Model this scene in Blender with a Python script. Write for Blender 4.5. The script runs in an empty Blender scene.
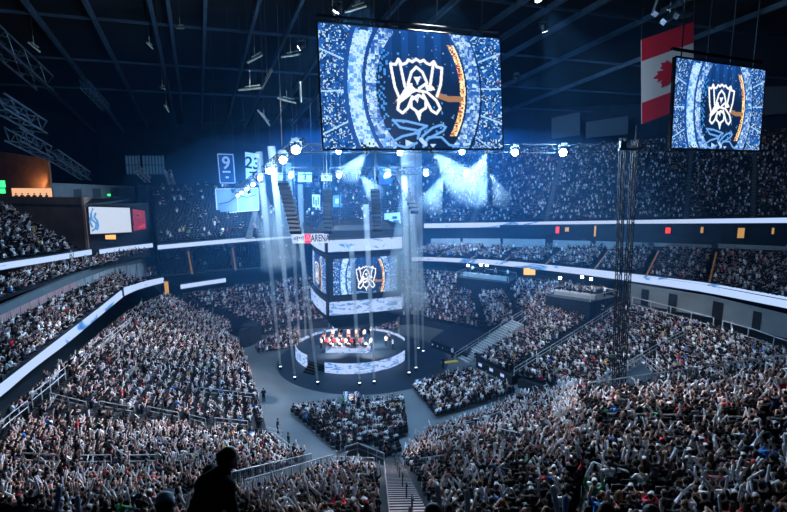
import bpy, bmesh, math, random
import numpy as np
from mathutils import Vector, Matrix
random.seed(7); rng = np.random.default_rng(7)
SC = bpy.context.scene; COL = SC.collection
PI = math.pi
# ------------------------------------------------------------------ camera
F = 525.0; CX, CY = 393.5, 256.0; HC = 28.0
TH = math.atan((CY - 168.0) / F)
CO = Vector((0, 0, HC))
FW = Vector((0, math.cos(TH), -math.sin(TH))); UP = Vector((0, math.sin(TH), math.cos(TH)))
def ray(px, py): return FW + Vector((1, 0, 0)) * ((px - CX) / F) - UP * ((py - CY) / F)
def P(px, py, z):
    r = ray(px, py); return CO + r * ((z - HC) / r.z)
def D(px, py, d):
    r = ray(px, py); return CO + r * (d / r.y)
def proj(p):
    v = Vector(p) - CO; w = v.dot(FW)
    if w < .1: return None
    return CX + F * v.x / w, CY - F * v.dot(UP) / w, w
cam = bpy.data.cameras.new('camera'); cam.sensor_width = 36; cam.lens = F * 36 / 787
cam.clip_start = .05; cam.clip_end = 600
co = bpy.data.objects.new('camera', cam); COL.objects.link(co)
co.location = CO; co.rotation_euler = (PI / 2 - TH, 0, 0); SC.camera = co
# ------------------------------------------------------------------ materials
MATS = {}
def nm(m): return m.node_tree.nodes, m.node_tree.links
def mat(name, col, rough=.6, metal=0, emit=None, es=0, noise=0, nscale=3, spec=.3):
    if name in MATS: return MATS[name]
    m = bpy.data.materials.new(name); m.use_nodes = True; n, l = nm(m)
    b = n['Principled BSDF']; b.inputs['Base Color'].default_value = (*col, 1)
    b.inputs['Roughness'].default_value = rough; b.inputs['Metallic'].default_value = metal
    b.inputs['Specular IOR Level'].default_value = spec
    if emit: b.inputs['Emission Color'].default_value = (*emit, 1); b.inputs['Emission Strength'].default_value = es
    if noise:
        tc = n.new('ShaderNodeTexCoord'); t = n.new('ShaderNodeTexNoise'); t.inputs['Scale'].default_value = nscale; t.inputs['Detail'].default_value = 5
        r = n.new('ShaderNodeMapRange'); r.inputs['From Min'].default_value = .3; r.inputs['From Max'].default_value = .7
        r.inputs['To Min'].default_value = 1 - noise; r.inputs['To Max'].default_value = 1 + noise
        x = n.new('ShaderNodeVectorMath'); x.operation = 'SCALE'; x.inputs[0].default_value = col
        l.new(tc.outputs['Object'], t.inputs['Vector']); l.new(t.outputs['Fac'], r.inputs['Value'])
        l.new(r.outputs['Result'], x.inputs['Scale']); l.new(x.outputs['Vector'], b.inputs['Base Color'])
    MATS[name] = m; return m
def attr_mat(name, emit=0, rough=.8):
    m = bpy.data.materials.new(name); m.use_nodes = True; n, l = nm(m); b = n['Principled BSDF']
    a = n.new('ShaderNodeVertexColor'); a.layer_name = 'Col'
    b.inputs['Roughness'].default_value = rough; b.inputs['Specular IOR Level'].default_value = .15
    if emit:
        b.inputs['Base Color'].default_value = (.01, .01, .015, 1)
        l.new(a.outputs['Color'], b.inputs['Emission Color']); b.inputs['Emission Strength'].default_value = emit
    else: l.new(a.outputs['Color'], b.inputs['Base Color'])
    return m
def vol_mat(name, col, dens, aniso=0.0):
    m = bpy.data.materials.new(name); m.use_nodes = True; n, l = nm(m)
    n.remove(n['Principled BSDF']); v = n.new('ShaderNodeVolumeScatter')
    v.inputs['Color'].default_value = (*col, 1); v.inputs['Density'].default_value = dens; v.inputs['Anisotropy'].default_value = aniso
    l.new(v.outputs[0], n['Material Output'].inputs['Volume']); return m
def ribbon_mat(name, scale=.12, amount=.60, strength=1.0):
    # LED board: pale lavender picture with drifting blue wave shapes
    m = bpy.data.materials.new(name); m.use_nodes = True; n, l = nm(m); b = n['Principled BSDF']
    b.inputs['Base Color'].default_value = (.01, .01, .012, 1)
    tc = n.new('ShaderNodeTexCoord'); mp = n.new('ShaderNodeMapping'); mp.inputs['Scale'].default_value = (scale, scale, scale * 3)
    t = n.new('ShaderNodeTexNoise'); t.inputs['Scale'].default_value = 1; t.inputs['Detail'].default_value = 3; t.inputs['Distortion'].default_value = 1.5
    r = n.new('ShaderNodeValToRGB'); e = r.color_ramp.elements
    e[0].position = amount; e[0].color = (.40, .54, .86, 1); e[1].position = amount + .03; e[1].color = (.10, .30, .72, 1)
    x = e.new(amount + .10); x.color = (.03, .12, .42, 1)
    x = e.new(amount + .16); x.color = (.62, .74, .95, 1)
    l.new(tc.outputs['Object'], mp.inputs['Vector']); l.new(mp.outputs['Vector'], t.inputs['Vector']); l.new(t.outputs['Fac'], r.inputs['Fac'])
    l.new(r.outputs['Color'], b.inputs['Emission Color']); b.inputs['Emission Strength'].default_value = strength
    return m
M = dict(
    concrete=mat('concrete', (.07, .085, .10), .8, noise=.25, nscale=.6),
    step=mat('step_concrete', (.016, .019, .024), .85, noise=.3, nscale=.8),
    floor=mat('floor_cover', (.085, .105, .125), .6, noise=.2, nscale=.25),
    apron=mat('apron_carpet', (.008, .022, .042), .55, noise=.2, nscale=.4),
    black=mat('black_paint', (.008, .009, .011), .6), drape=mat('black_drape', (.01, .013, .018), .9, noise=.3, nscale=3),
    steel=mat('galvanised_steel', (.35, .37, .40), .4, .7), railm=mat('pale_rail', (.42, .44, .47), .45, .3),
    dark=mat('dark_steel', (.03, .04, .05), .5, .5), roof=mat('roof_deck', (.006, .009, .014), .9, noise=.3, nscale=.3),
    rib=mat('roof_rib_paint', (.035, .06, .09), .6, noise=.3, nscale=.4),
    stair=mat('stair_concrete', (.72, .57, .57), .8, noise=.12, nscale=1.5), nosing=mat('stair_nosing', (.5, .32, .17), .7),
    brown=mat('brown_panel', (.36, .23, .18), .6, noise=.15, nscale=.5), copper=mat('copper_panel', (.55, .26, .13), .45, .3, noise=.2, nscale=.7),
    pink=mat('drape_rose', (.42, .25, .25), .85, noise=.12, nscale=1), grey=mat('grey_panel', (.30, .33, .36), .7, noise=.1, nscale=.8),
    slate=mat('slate_fascia', (.10, .125, .14), .7, noise=.1, nscale=.5),
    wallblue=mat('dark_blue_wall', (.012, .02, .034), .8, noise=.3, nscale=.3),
    white=mat('white_cloth', (.75, .77, .8), .8), navy=mat('banner_navy', (.02, .07, .20), .8), ink=mat('ink', (.01, .012, .02), .8),
    red=mat('flag_red', (.55, .012, .03), .75), flagwhite=mat('flag_white', (.62, .62, .64), .8),
    clapper=mat('clapper_plastic', (.66, .70, .76), .35), clapblue=mat('clapper_blue_plastic', (.25, .45, .75), .35),
    seat=mat('seat_plastic', (.006, .008, .013), .5), desk=mat('desk_laminate', (.06, .07, .09), .5),
    table=mat('pale_table', (.5, .5, .52), .6), yellow=mat('yellow_paint', (.75, .5, .05), .6),
    lens=mat('lamp_lens', (.8, .8, .8), .3, emit=(.75, .88, 1), es=60), lenswarm=mat('work_lamp_lens', (.8, .8, .7), .3, emit=(1, .86, .62), es=25),
    lensfloor=mat('lamp_lens_floor', (.6, .7, .8), .3, emit=(.7, .85, 1), es=2.5),
    lensdim=mat('lamp_lens_dim', (.8, .8, .8), .3, emit=(.75, .88, 1), es=12),
    orange=mat('orange_light', (.5, .2, .05), .5, emit=(1, .42, .12), es=1.2), redlit=mat('red_light', (.5, .02, .02), .5, emit=(1, .06, .05), es=1.0),
    amber=mat('amber_light', (.5, .3, .05), .5, emit=(1, .5, .18), es=.4), green=mat('exit_green', (.02, .4, .1), .5, emit=(.05, 1, .25), es=1.4),
    glowblue=mat('cold_window', (.1, .2, .3), .5, emit=(.08, .22, .42), es=.15),
    screenred=mat('sign_red', (.3, .02, .04), .5, emit=(.22, .015, .03), es=.4),
)
M['ribbon'] = ribbon_mat('ribbon_led'); M['ribbonfine'] = ribbon_mat('stage_led', .55, .52, .95)
M['ribbonpale'] = ribbon_mat('ribbon_pale_led', .25, .60, 1.0)
M['board'] = mat('board_led', (.02, .02, .02), .5, emit=(.50, .58, .72), es=.9)
M['boardblue'] = mat('board_emblem', (.02, .02, .02), .5, emit=(.08, .28, .62), es=.8)
M['crowd'] = attr_mat('crowd_cloth'); M['led'] = attr_mat('screen_led', 1.0)
# ------------------------------------------------------------------ mesh builder
def tag(o, label=None, cat=None, group=None, kind=None):
    if label: o['label'] = label
    if cat: o['category'] = cat
    if group: o['group'] = group
    if kind: o['kind'] = kind
    return o
class MB:
    def __init__(s): s.v = []; s.f = []; s.m = []; s.k = 0
    def add(s, vs, fs):
        b = len(s.v); s.v += [tuple(x) for x in vs]; s.f += [tuple(b + i for i in f) for f in fs]; s.m += [s.k] * len(fs); return s
    def quad(s, a, b, c, d): return s.add([a, b, c, d], [(0, 1, 2, 3)])
    def box(s, c, d, rz=0, R=None):
        hx, hy, hz = d[0] / 2, d[1] / 2, d[2] / 2
        R = R or Matrix.Rotation(rz, 3, 'Z'); c = Vector(c)
        vs = [c + R @ Vector((x * hx, y * hy, z * hz)) for x in (-1, 1) for y in (-1, 1) for z in (-1, 1)]
        return s.add(vs, [(0, 1, 3, 2), (4, 6, 7, 5), (0, 4, 5, 1), (2, 3, 7, 6), (0, 2, 6, 4), (1, 5, 7, 3)])
    def tube(s, pts, r, n=6, r1=None, cap=True):
        pts = [Vector(p) for p in pts]; N = len(pts); vs = []
        for i, p in enumerate(pts):
            t = (pts[min(i + 1, N - 1)] - pts[max(i - 1, 0)]).normalized()
            a = Vector((0, 0, 1)) if abs(t.z) < .9 else Vector((1, 0, 0))
            x = t.cross(a).normalized(); y = t.cross(x)
            rr = r if r1 is None else r + (r1 - r) * i / max(N - 1, 1)
            vs += [p + (x * math.cos(2 * PI * k / n) + y * math.sin(2 * PI * k / n)) * rr for k in range(n)]
        fs = [(i * n + k, i * n + (k + 1) % n, (i + 1) * n + (k + 1) % n, (i + 1) * n + k) for i in range(N - 1) for k in range(n)]
        if cap: fs += [tuple(range(n - 1, -1, -1)), tuple((N - 1) * n + k for k in range(n))]
        return s.add(vs, fs)
    def lathe(s, c, prof, n=48):
        c = Vector(c); vs = [c + Vector((r * math.cos(2 * PI * k / n), r * math.sin(2 * PI * k / n), z)) for r, z in prof for k in range(n)]
        fs = [(i * n + k, i * n + (k + 1) % n, (i + 1) * n + (k + 1) % n, (i + 1) * n + k) for i in range(len(prof) - 1) for k in range(n)]
        fs += [tuple(range(n - 1, -1, -1)), tuple((len(prof) - 1) * n + k for k in range(n))]
        return s.add(vs, fs)
    def slab(s, poly, off):  # polygon (list of Vectors) extruded by off
        n = len(poly); off = Vector(off); vs = [Vector(p) for p in poly]; vs += [p + off for p in vs]
        return s.add(vs, [tuple(range(n)), tuple(range(2 * n - 1, n - 1, -1))] + [(i, (i + 1) % n + 0, (i + 1) % n + n, i + n) for i in range(n)])
    def caps(s, p0, p1, r0, r1, n=10, h=5):   # closed tapered capsule
        p0, p1 = Vector(p0), Vector(p1); t = (p1 - p0); L = t.length; t = t / L if L > 1e-6 else Vector((0, 0, 1))
        a = Vector((0, 0, 1)) if abs(t.z) < .9 else Vector((1, 0, 0)); x = t.cross(a).normalized(); y = t.cross(x)
        rings = [(p0 - t * r0 * math.cos(PI / 2 * i / h), r0 * math.sin(PI / 2 * i / h)) for i in range(1, h + 1)] + [(p1 + t * r1 * math.sin(PI / 2 * i / h), r1 * math.cos(PI / 2 * i / h)) for i in range(0, h)]
        vs = [c + (x * math.cos(2 * PI * k / n) + y * math.sin(2 * PI * k / n)) * r for c, r in rings for k in range(n)]
        N = len(rings); fs = [(i * n + k, i * n + (k + 1) % n, (i + 1) * n + (k + 1) % n, (i + 1) * n + k) for i in range(N - 1) for k in range(n)]
        vs += [p0 - t * r0, p1 + t * r1]; q = N * n
        fs += [(q, (k + 1) % n, k) for k in range(n)] + [(q + 1, (N - 1) * n + k, (N - 1) * n + (k + 1) % n) for k in range(n)]
        return s.add(vs, fs)
    def mesh(s, name, mats, smooth=False):
        me = bpy.data.meshes.new(name); me.from_pydata(s.v, [], s.f)
        for x in (mats if isinstance(mats, (list, tuple)) else [mats]): me.materials.append(x)
        me.polygons.foreach_set('material_index', s.m)
        if smooth: me.polygons.foreach_set('use_smooth', [True] * len(s.f))
        me.update(); return me
    def build(s, name, mats, parent=None, smooth=False, origin=None):
        if origin is not None and parent is None:
            ov = Vector(origin); s.v = [tuple(Vector(p) - ov) for p in s.v]
        o = bpy.data.objects.new(name, s.mesh(name, mats, smooth)); COL.objects.link(o)
        if origin is not None and parent is None: o.location = origin
        if parent: o.parent = parent
        return o
def empty(name, loc=(0, 0, 0), rz=0):
    o = bpy.data.objects.new(name, None); COL.objects.link(o); o.location = loc; o.rotation_euler = (0, 0, rz); o.empty_display_size = .2; return o
def copy_tree(o, parent=None):
    c = o.copy(); COL.objects.link(c)
    if parent: c.parent = parent
    for ch in list(o.children): copy_tree(ch, c)
    return c
def text_mesh(txt, size, extrude=.01):
    cu = bpy.data.curves.new('text', 'FONT'); cu.body = txt; cu.size = size; cu.extrude = extrude; cu.offset = size * .018; cu.align_x = 'CENTER'; cu.align_y = 'CENTER'
    o = bpy.data.objects.new('text', cu); COL.objects.link(o); bpy.context.view_layer.update()
    me = bpy.data.meshes.new_from_object(o.evaluated_get(bpy.context.evaluated_depsgraph_get()))
    bpy.data.objects.remove(o); bpy.data.curves.remove(cu); return me
def frame_of(o, x, up):  # matrix with local X along x, local Y along up
    x = Vector(x).normalized(); up = Vector(up); z = x.cross(up).normalized(); y = z.cross(x)
    m = Matrix((x, y, z)).transposed().to_4x4(); m.translation = Vector(o); return m
ORD = ['first', 'second', 'third', 'fourth', 'fifth', 'sixth', 'seventh', 'eighth', 'ninth', 'tenth', 'eleventh', 'twelfth', 'thirteenth', 'fourteenth', 'fifteenth', 'sixteenth', 'seventeenth', 'eighteenth', 'nineteenth', 'twentieth']
def ordn(i):
    if i < 20: return ORD[i]
    t = {2: 'twenty', 3: 'thirty', 4: 'forty', 5: 'fifty', 6: 'sixty'}[(i + 1) // 10]
    return t.replace('y', 'ieth') if (i + 1) % 10 == 0 else t + '-' + ORD[(i + 1) % 10 - 1]
STAGE = P(350, 368, 1.1); STAGE.x = -6.3; STAGE.y = 77.0; STAGE.z = 0
# ------------------------------------------------------------------ seating tiers
TRIS = []       # coarse triangles for surface look-up
SEATS = []      # (position, facing angle, tier, row, seat)
def S(px, py):
    r = ray(px, py); best = None
    for a, b, c in TRIS:
        e1, e2 = b - a, c - a; h = r.cross(e2); det = e1.dot(h)
        if abs(det) < 1e-9: continue
        s_ = CO - a; u = s_.dot(h) / det
        if u < -1e-4 or u > 1.0001: continue
        q = s_.cross(e1); v = r.dot(q) / det
        if v < -1e-4 or u + v > 1.0001: continue
        t = e2.dot(q) / det
        if t > .1 and (best is None or t < best): best = t
    return CO + r * best if best else P(px, py, 0)
def lerp(a, b, t): return a + (b - a) * t
def polyat(pts, cum, d):
    for i in range(len(pts) - 1):
        if d <= cum[i + 1] or i == len(pts) - 2:
            return lerp(pts[i], pts[i + 1], (d - cum[i]) / max(cum[i + 1] - cum[i], 1e-6))
def tier(label, bots, tops, pitch=.80, spacing=.52, fill=.96, aisles=(), stairmat=None, frontwall=True, matl=None, steps=True, skirt=2.5, snap=True):
    bots = [Vector(b) for b in bots]; tops = [Vector(t) for t in tops]; n = len(bots)
    L = sum(math.hypot(t.x - b.x, t.y - b.y) for b, t in zip(bots, tops)) / n
    N = max(2, round(L / pitch)); m = MB()
    for i in range(n - 1):
        TRIS.append((bots[i], bots[i + 1], tops[i + 1])); TRIS.append((bots[i], tops[i + 1], tops[i]))
    for k in range(N):
        a = [lerp(b, t, k / N) for b, t in zip(bots, tops)]; c = [lerp(b, t, (k + 1) / N) for b, t in zip(bots, tops)]
        for i in range(n - 1):
            z0, z1 = a[i].z, a[i + 1].z
            c0 = Vector((c[i].x, c[i].y, z0)); c1 = Vector((c[i + 1].x, c[i + 1].y, z1))
            m.quad(a[i], a[i + 1], c1, c0); m.quad(c0, c1, c[i + 1], c[i])
        # seats on this row
        row = [lerp(b, t, (k + .62) / N) for b, t in zip(bots, tops)]
        zr = [p.z for p in a]; row = [Vector((p.x, p.y, z)) for p, z in zip(row, zr)]; TR = L / N
        cum = [0]
        for i in range(n - 1): cum.append(cum[-1] + (row[i + 1] - row[i]).length)
        T = cum[-1]; ns = int((T - .8) / spacing)
        for j in range(ns):
            d = .3 + ((k * .37) % 1) * spacing * .8 + j * spacing; u = d / T
            if any(abs(u - x) * T < .75 for x in aisles): continue
            p = polyat(row, cum, d); q = polyat(bots, [0] + list(np.cumsum([(bots[i + 1] - bots[i]).length for i in range(n - 1)])), u * sum((bots[i + 1] - bots[i]).length for i in range(n - 1)))
            dv = Vector((q.x - p.x, q.y - p.y)) if k > 1 else Vector((STAGE.x - p.x, STAGE.y - p.y))
            st = Vector((STAGE.x - p.x, STAGE.y - p.y)).normalized()
            dv = dv.normalized() * .6 + st * .6; d3 = Vector((dv.x, dv.y, 0)).normalized(); p = p - d3 * (TR * random.uniform(-.16, .16)) + Vector((-d3.y, d3.x, 0)) * random.uniform(-.08, .08) if TR > .6 else p
            SEATS.append((p, math.atan2(-dv.x, dv.y), label, k, j, fill))
    dn = Vector((0, 0, -skirt))
    for e in (0, n - 1): m.quad(bots[e], tops[e], tops[e] + dn, bots[e] + dn)
    for i in range(n - 1):
        if frontwall: m.quad(bots[i], bots[i + 1], Vector((bots[i + 1].x, bots[i + 1].y, min(0, bots[i+1].z - skirt) if bots[i+1].z < 3 else bots[i+1].z - skirt)), Vector((bots[i].x, bots[i].y, min(0, bots[i].z - skirt) if bots[i].z < 3 else bots[i].z - skirt)))
        m.quad(tops[i], tops[i + 1], tops[i + 1] + Vector((0, 0, .8)), tops[i] + Vector((0, 0, .8)))
    tag(m.build('seating_tier', matl or M['step']), 'stepped concrete ' + label + ' seating tier', 'seating tier', kind='structure')
    # aisle stairs
    bl = sum((bots[i + 1] - bots[i]).length for i in range(n - 1)); tl = sum((tops[i + 1] - tops[i]).length for i in range(n - 1))
    cb = [0] + list(np.cumsum([(bots[i + 1] - bots[i]).length for i in range(n - 1)])); ct = [0] + list(np.cumsum([(tops[i + 1] - tops[i]).length for i in range(n - 1)]))
    for ai, u in enumerate(aisles):
        b = polyat(bots, cb, u * bl); t = polyat(tops, ct, u * tl); s = MB()
        dx = (t - b).normalized(); side = Vector((-dx.y, dx.x, 0)).normalized()
        rz = math.atan2(side.y, side.x); NN = N * 2; w = .3 if stairmat else 1.0
        for k in range(NN):
            p = lerp(b, t, (k + .5) / NN); h = .16
            s.k = 0; s.box((p.x, p.y, p.z + .02), (w, (t - b).length / NN * .98, h), rz)
            s.k = 1; s.box(Vector((p.x, p.y, p.z + .105)) - Vector((dx.x, dx.y, 0)) * ((t - b).length / NN * .4), (w * .96, .09, .03), rz)
        tag(s.build('aisle_stair', [M['concrete'], stairmat or M['nosing']]), 'aisle stair with marked nosings, ' + ORD[ai] + ' along the ' + label + ' tier', 'stair', kind='structure')
Pz = lambda pts: [P(*p) for p in pts]
def Dz(pts): return [D(*p) for p in pts]
LB = 'side bowl'; 
tier('side bowl under the sloping ribbon board', Pz([(224, 316, 2.5), (247, 366, 1.2), (259, 400, 1.2), (267, 431, 1.2)]), Pz([(165, 298.5, 7.4), (125, 318, 7.4), (70, 365, 7.4), (0, 422, 7.4)]))
tier('corner block behind the handrail row', Pz([(268, 433, 1.2), (285, 450, 1.2), (312, 463, 1.2)]), Pz([(-4, 426, 7.4), (-60, 512, 10.2), (100, 537, 15.2)]))
tier('block between fence and pale stairs', Pz([(334, 466, 1.2), (383, 468, 1.2)]), Pz([(118, 541, 15.6), (399, 545, 16.2)]))
tier('block beside the pale stairs', Pz([(404, 461, 1.2), (430, 437, 1.2), (480, 421, 1.2), (525, 401, 1.2), (556, 399, 4), (586, 397, 10.6)]), Pz([(426, 545, 16.2), (470, 545, 16.2), (500, 545, 16.2), (530, 545, 16.3), (560, 545, 16.3), (578, 545, 16.4)]))
tier('block behind the long fence', Pz([(587, 396, 11), (690, 381, 12), (787, 367, 13), (860, 357, 13.6)]), Pz([(579, 545, 16.4), (700, 560, 16.6), (850, 560, 16.8), (1000, 560, 17)]))
tier('raised block with LED front wall', Pz([(476, 359, 1.2), (512, 377, 1.2)]), Pz([(535, 312, 5), (598, 318, 5)]))
tier('wide bowl block below the balcony rails', Pz([(518, 379, 1.2), (550, 388, 1.2), (600, 398, 1.2), (680, 420, 1.2), (760, 450, 1.2)]), Pz([(612, 311, 6.0), (640, 312, 6), (712, 331, 6), (787, 357, 6), (860, 390, 6)]))
tier('bowl block behind the raised block', Pz([(522, 321, 4.5), (540, 313, 5.1), (604, 317, 5.3)]), Pz([(505, 280, 7.4), (560, 286, 7.4), (628, 299, 7.4)]))
tier('far bowl block behind the small platform', Pz([(488, 331, 1.2), (520, 322, 4.2)]), Pz([(470, 277, 7.4), (503, 280, 7.4)]))
tier('far bowl block behind the stage', Pz([(330, 321, 1.2), (415, 318, 1.2), (486, 331, 1.2)]), Pz([(330, 276, 7.4), (415, 273, 7.4), (468, 277, 7.4)]))
tier('far corner block beside the aisle light', Pz([(264, 328, 1.2), (300, 323, 1.2), (328, 321, 1.2)]), Pz([(183, 298, 7.4), (250, 289, 7.4), (328, 276, 7.4)]))
tier('club level above the long ribbon board', Pz([(405, 256, 10.2), (500, 260, 10.2), (600, 270, 10.2), (700, 284, 10.2), (800, 303, 10.2)]), Pz([(430, 248, 11.3), (505, 248, 11.8), (600, 249, 12.5), (700, 252, 13.2), (800, 256, 14)]), aisles=(.1, .2, .3, .42, .55, .68, .82), stairmat=M['amber'], fill=.8, frontwall=False)
tier('upper deck facing the camera', Pz([(420, 224, 16), (600, 220, 16), (810, 217, 16)]), Dz([(452, 156, 140), (600, 146, 146), (810, 128, 152)]), aisles=(.12, .3, .48, .66, .84), fill=.5, pitch=.95, frontwall=False)
tier('upper deck by the brown wall', Pz([(-60, 275, 16.6), (0, 263, 16.6), (84, 251, 16.6)]), Dz([(-130, 190, 62), (-60, 196, 69), (0, 203, 76)]), fill=.75, frontwall=False)
tier('middle level above the grey fascia', Pz([(-60, 322, 14.3), (0, 301, 14.3), (76, 274, 14.3), (150, 256, 14.3)]), Pz([(-60, 303, 15), (0, 283.5, 15), (76, 266, 15), (150, 254.5, 15)]), frontwall=False, fill=.75)
tier('club level under the rose drapes', Pz([(-50, 425, 10.2), (0, 384, 10.2), (70, 330, 10.2), (100, 307, 10.2), (120, 291, 10.2), (160, 278, 10.2)]), Pz([(-50, 358, 12), (0, 333, 12), (70, 297, 12), (95, 288, 12), (118, 277.5, 12), (150, 269, 12)]), fill=.6, frontwall=False)
tier('empty club level across the corner', Pz([(162, 277, 10.2), (230, 271, 10.2), (340, 262, 10.2)]), Pz([(157, 254, 12.3), (230, 248, 12.3), (340, 241, 12.3)]), fill=.05, matl=M['concrete'], frontwall=False, aisles=(.15, .38, .6), stairmat=M['amber'])
tier('upper deck under the hanging banners', Pz([(158, 244, 16.5), (300, 236, 16.5), (418, 229, 16.5)]), Dz([(150, 190, 95), (300, 182, 110), (440, 160, 135)]), fill=.11, frontwall=False, aisles=(.3,), pitch=.95)
#--SECTION2--
# ------------------------------------------------------------------ floor and floor audience
def st(name, mb, mt, label, cat, **k): return tag(mb.build(name, mt, **k), label, cat, kind='structure')
m = MB(); m.box((0, 80, -.15), (130, 190, .3)); st('floor', m, M['floor'], 'grey covered arena floor', 'floor')
m = MB(); m.lathe((-4.5, 74.5, .004), [(12.6, 0), (12.6, .03), (.1, .03)], 64); st('floor_apron', m, M['apron'], 'round dark blue apron on the floor around the stage', 'floor')
def floor_block(label, quad, rows, per, fill=.95):
    a, b, c, d = [P(x, y, 0) for x, y in quad]      # far-left, far-right, near-right, near-left
    for r in range(rows):
        l = lerp(a, d, (r + .5) / rows); q = lerp(b, c, (r + .5) / rows)
        n = int((q - l).length / per)
        for j in range(n):
            p = lerp(l, q, (j + .5) / n); v = STAGE - p
            SEATS.append((Vector((p.x, p.y, 0)), math.atan2(-v.x, v.y), label, r, j, fill))
floor_block('floor seats before the round stage', [(289, 413), (404, 404), (408, 436), (338, 455)], 11, .56)
floor_block('floor seats beside the grey walkway', [(413, 390), (470, 373), (517, 395), (436, 420)], 11, .56)
floor_block('floor seats near the stair foot', [(372, 447), (398, 440), (402, 456), (384, 464)], 3, .56)
floor_block('floor seats behind the stage', [(247, 334), (298, 328), (303, 350), (258, 356)], 8, .58)
floor_block('floor seats past the stage', [(330, 326), (398, 326), (400, 333), (332, 333)], 2, .6)
# ------------------------------------------------------------------ wall shells
def wall(name, pts, off, mt, label, cat='wall'): m = MB(); m.slab([Vector(p) for p in pts], off); return st(name, m, mt, label, cat)
wall('wall_back', [(-110, 172, -2), (150, 172, -2), (150, 172, 60), (-110, 172, 60)], (0, 1, 0), M['wallblue'], 'dark rear wall behind the upper deck')
wall('wall_left', [(-95, -10, -2), (-95, 172, -2), (-95, 172, 60), (-95, -10, 60)], (-1, 0, 0), M['wallblue'], 'dark side wall beyond the brown box')
wall('wall_right', [(135, -10, -2), (135, 172, -2), (135, 172, 60), (135, -10, 60)], (1, 0, 0), M['wallblue'], 'dark side wall beyond the upper deck')
wall('wall_front', [(-95, -10, -2), (135, -10, -2), (135, -10, 60), (-95, -10, 60)], (0, -1, 0), M['wallblue'], 'dark wall at the rear of the seating the photo looks from')
# grey wall panels high above the upper deck
for i, (x0, y0, x1, y1, d) in enumerate([(552, 139, 580, 118, 158), (586, 138, 628, 122, 158), (722, 118, 752, 84, 156), (757, 116, 800, 78, 156)]):
    wall('wall_panel_%d' % (i + 1), [D(x0, y0, d), D(x1, y0 - 4, d), D(x1, y1 - 6, d), D(x0, y1, d)], (0, .5, 0), mat('dim_grey_panel', (.07, .085, .10), .8), ['first', 'second', 'third', 'fourth'][i] + ' grey wall panel in the row above the upper deck')
# brown box of suites and copper lit recess
a, b = D(88, 243, 74), D(-40, 243, 80)
def V(p, z): return Vector((p.x, p.y, z))
wall('wall_suite', [V(b, 12), V(a, 12), V(a, 23.9), V(b, 23.9)], (-.3, .6, 0), M['brown'], 'tall brown panelled wall beside the upper crowd')
wall('wall_suite_return', [V(a, 12), V(D(96, 243, 92), 12), V(D(96, 243, 92), 23.2), V(a, 23.9)], (-.4, 0, 0), M['brown'], 'narrow brown return of the suite wall')
# platform on top, copper wall behind it
q0, q1 = D(51, 190, 86), D(-10, 190, 90)
wall('wall_copper', [V(q1, 22.5), V(q0, 22.5), V(q0, 29.5), V(q1, 31)], (0, .5, 0), M['copper'], 'copper wall washed by a warm lamp over the brown box')
wall('floor_suite_terrace', [V(b, 22.9), V(a, 22.9), V(D(130, 200, 95), 22.6), V(D(-40, 200, 98), 22.6)], (0, 0, -.4), M['concrete'], 'terrace floor on top of the brown box', 'floor')
q0, q1 = D(52, 190, 86), D(134, 195, 104)
wall('wall_terrace', [V(q0, 22.6), V(q1, 21.6), V(q1, 24.4), V(q0, 25.6)], (0, .6, 0), M['grey'], 'long pale grey wall behind the terrace')
for i, (x0, x1) in enumerate([(71, 78), (89, 97), (108, 116)]):
    m = MB(); p0, p1 = [lerp(q0, q1, (x - 52) / 82) for x in (x0, x1)]
    m.slab([V(p0, 22.7), V(p1, 22.7), V(p1, 24.4), V(p0, 24.4)], (0, -.15, 0))
    st('door_%d' % (i + 1), m, M['slate'], ['first', 'second', 'third'][i] + ' dark doorway in the pale terrace wall', 'door')
# board and sign on the box front
def board(name, px, z_d, mt, label, cat, thick=.35):
    pts = [D(x, y, d) for (x, y), d in zip(px, z_d)]; m = MB(); m.slab(pts, (0, thick, 0)); return tag(m.build(name, mt), label, cat)
bd = board('video_board', [(88.5, 207), (129.5, 208), (131.5, 232), (90.5, 234)], (72.5, 78, 78, 72.5), M['board'], 'white lit video board with a blue emblem beside the brown wall', 'screen')
# blue emblem swirl on the board
m = MB(); c = D(94.5, 220, 73)
ux = (D(129.5, 208, 78) - D(88.5, 207, 72.5)).normalized()
def bp(u, v): return c + ux * u + Vector((0, -.12, v))
for pts in ([(0, 1.6), (-.35, .9), (-.3, .1), (.3, -.5), (.1, -1.2), (-.4, -1.5)], [(.35, 1.0), (.1, .4), (.45, -.1), (.55, -.8), (.3, -1.4)], [(-.4, .5), (-.6, -.3), (-.3, -1.0)]):
    m.tube([bp(*p) for p in pts], .14, 5)
m.build('emblem', M['boardblue'], bd)
m = MB(); 
for p, q in (((88, 206.3), (130, 207.3)), ((90, 234.7), (132, 232.7))): m.tube([D(*p, 72.8), D(*q, 78.2)], .18, 4)
for p, q, d in (((88, 206.3), (90, 234.7), 72.8), ((130, 207.3), (132, 232.7), 78.2)): m.tube([D(*p, d), D(*q, d)], .18, 4)
m.build('frame', M['black'], bd)
sg = board('wall_sign', [(132.5, 209.5), (143.5, 211), (145, 229), (134, 231)], (78, 80, 80, 78), M['screenred'], 'dark red lit sign beside the white video board', 'sign')
e = (D(143.5, 211, 80) - D(132.5, 209.5, 78)).normalized(); c = D(138.5, 214, 79)
for r, w in ((0, .9), (-.45, .8), (-1.7, .6)):
    m = MB(); m.tube([c + e * (k / 8 - .5) * w + Vector((0, -.2, r + (.07 if k % 2 else -.07))) for k in range(9)], .05, 4); m.build('lettering', M['pink'], sg)
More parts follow.
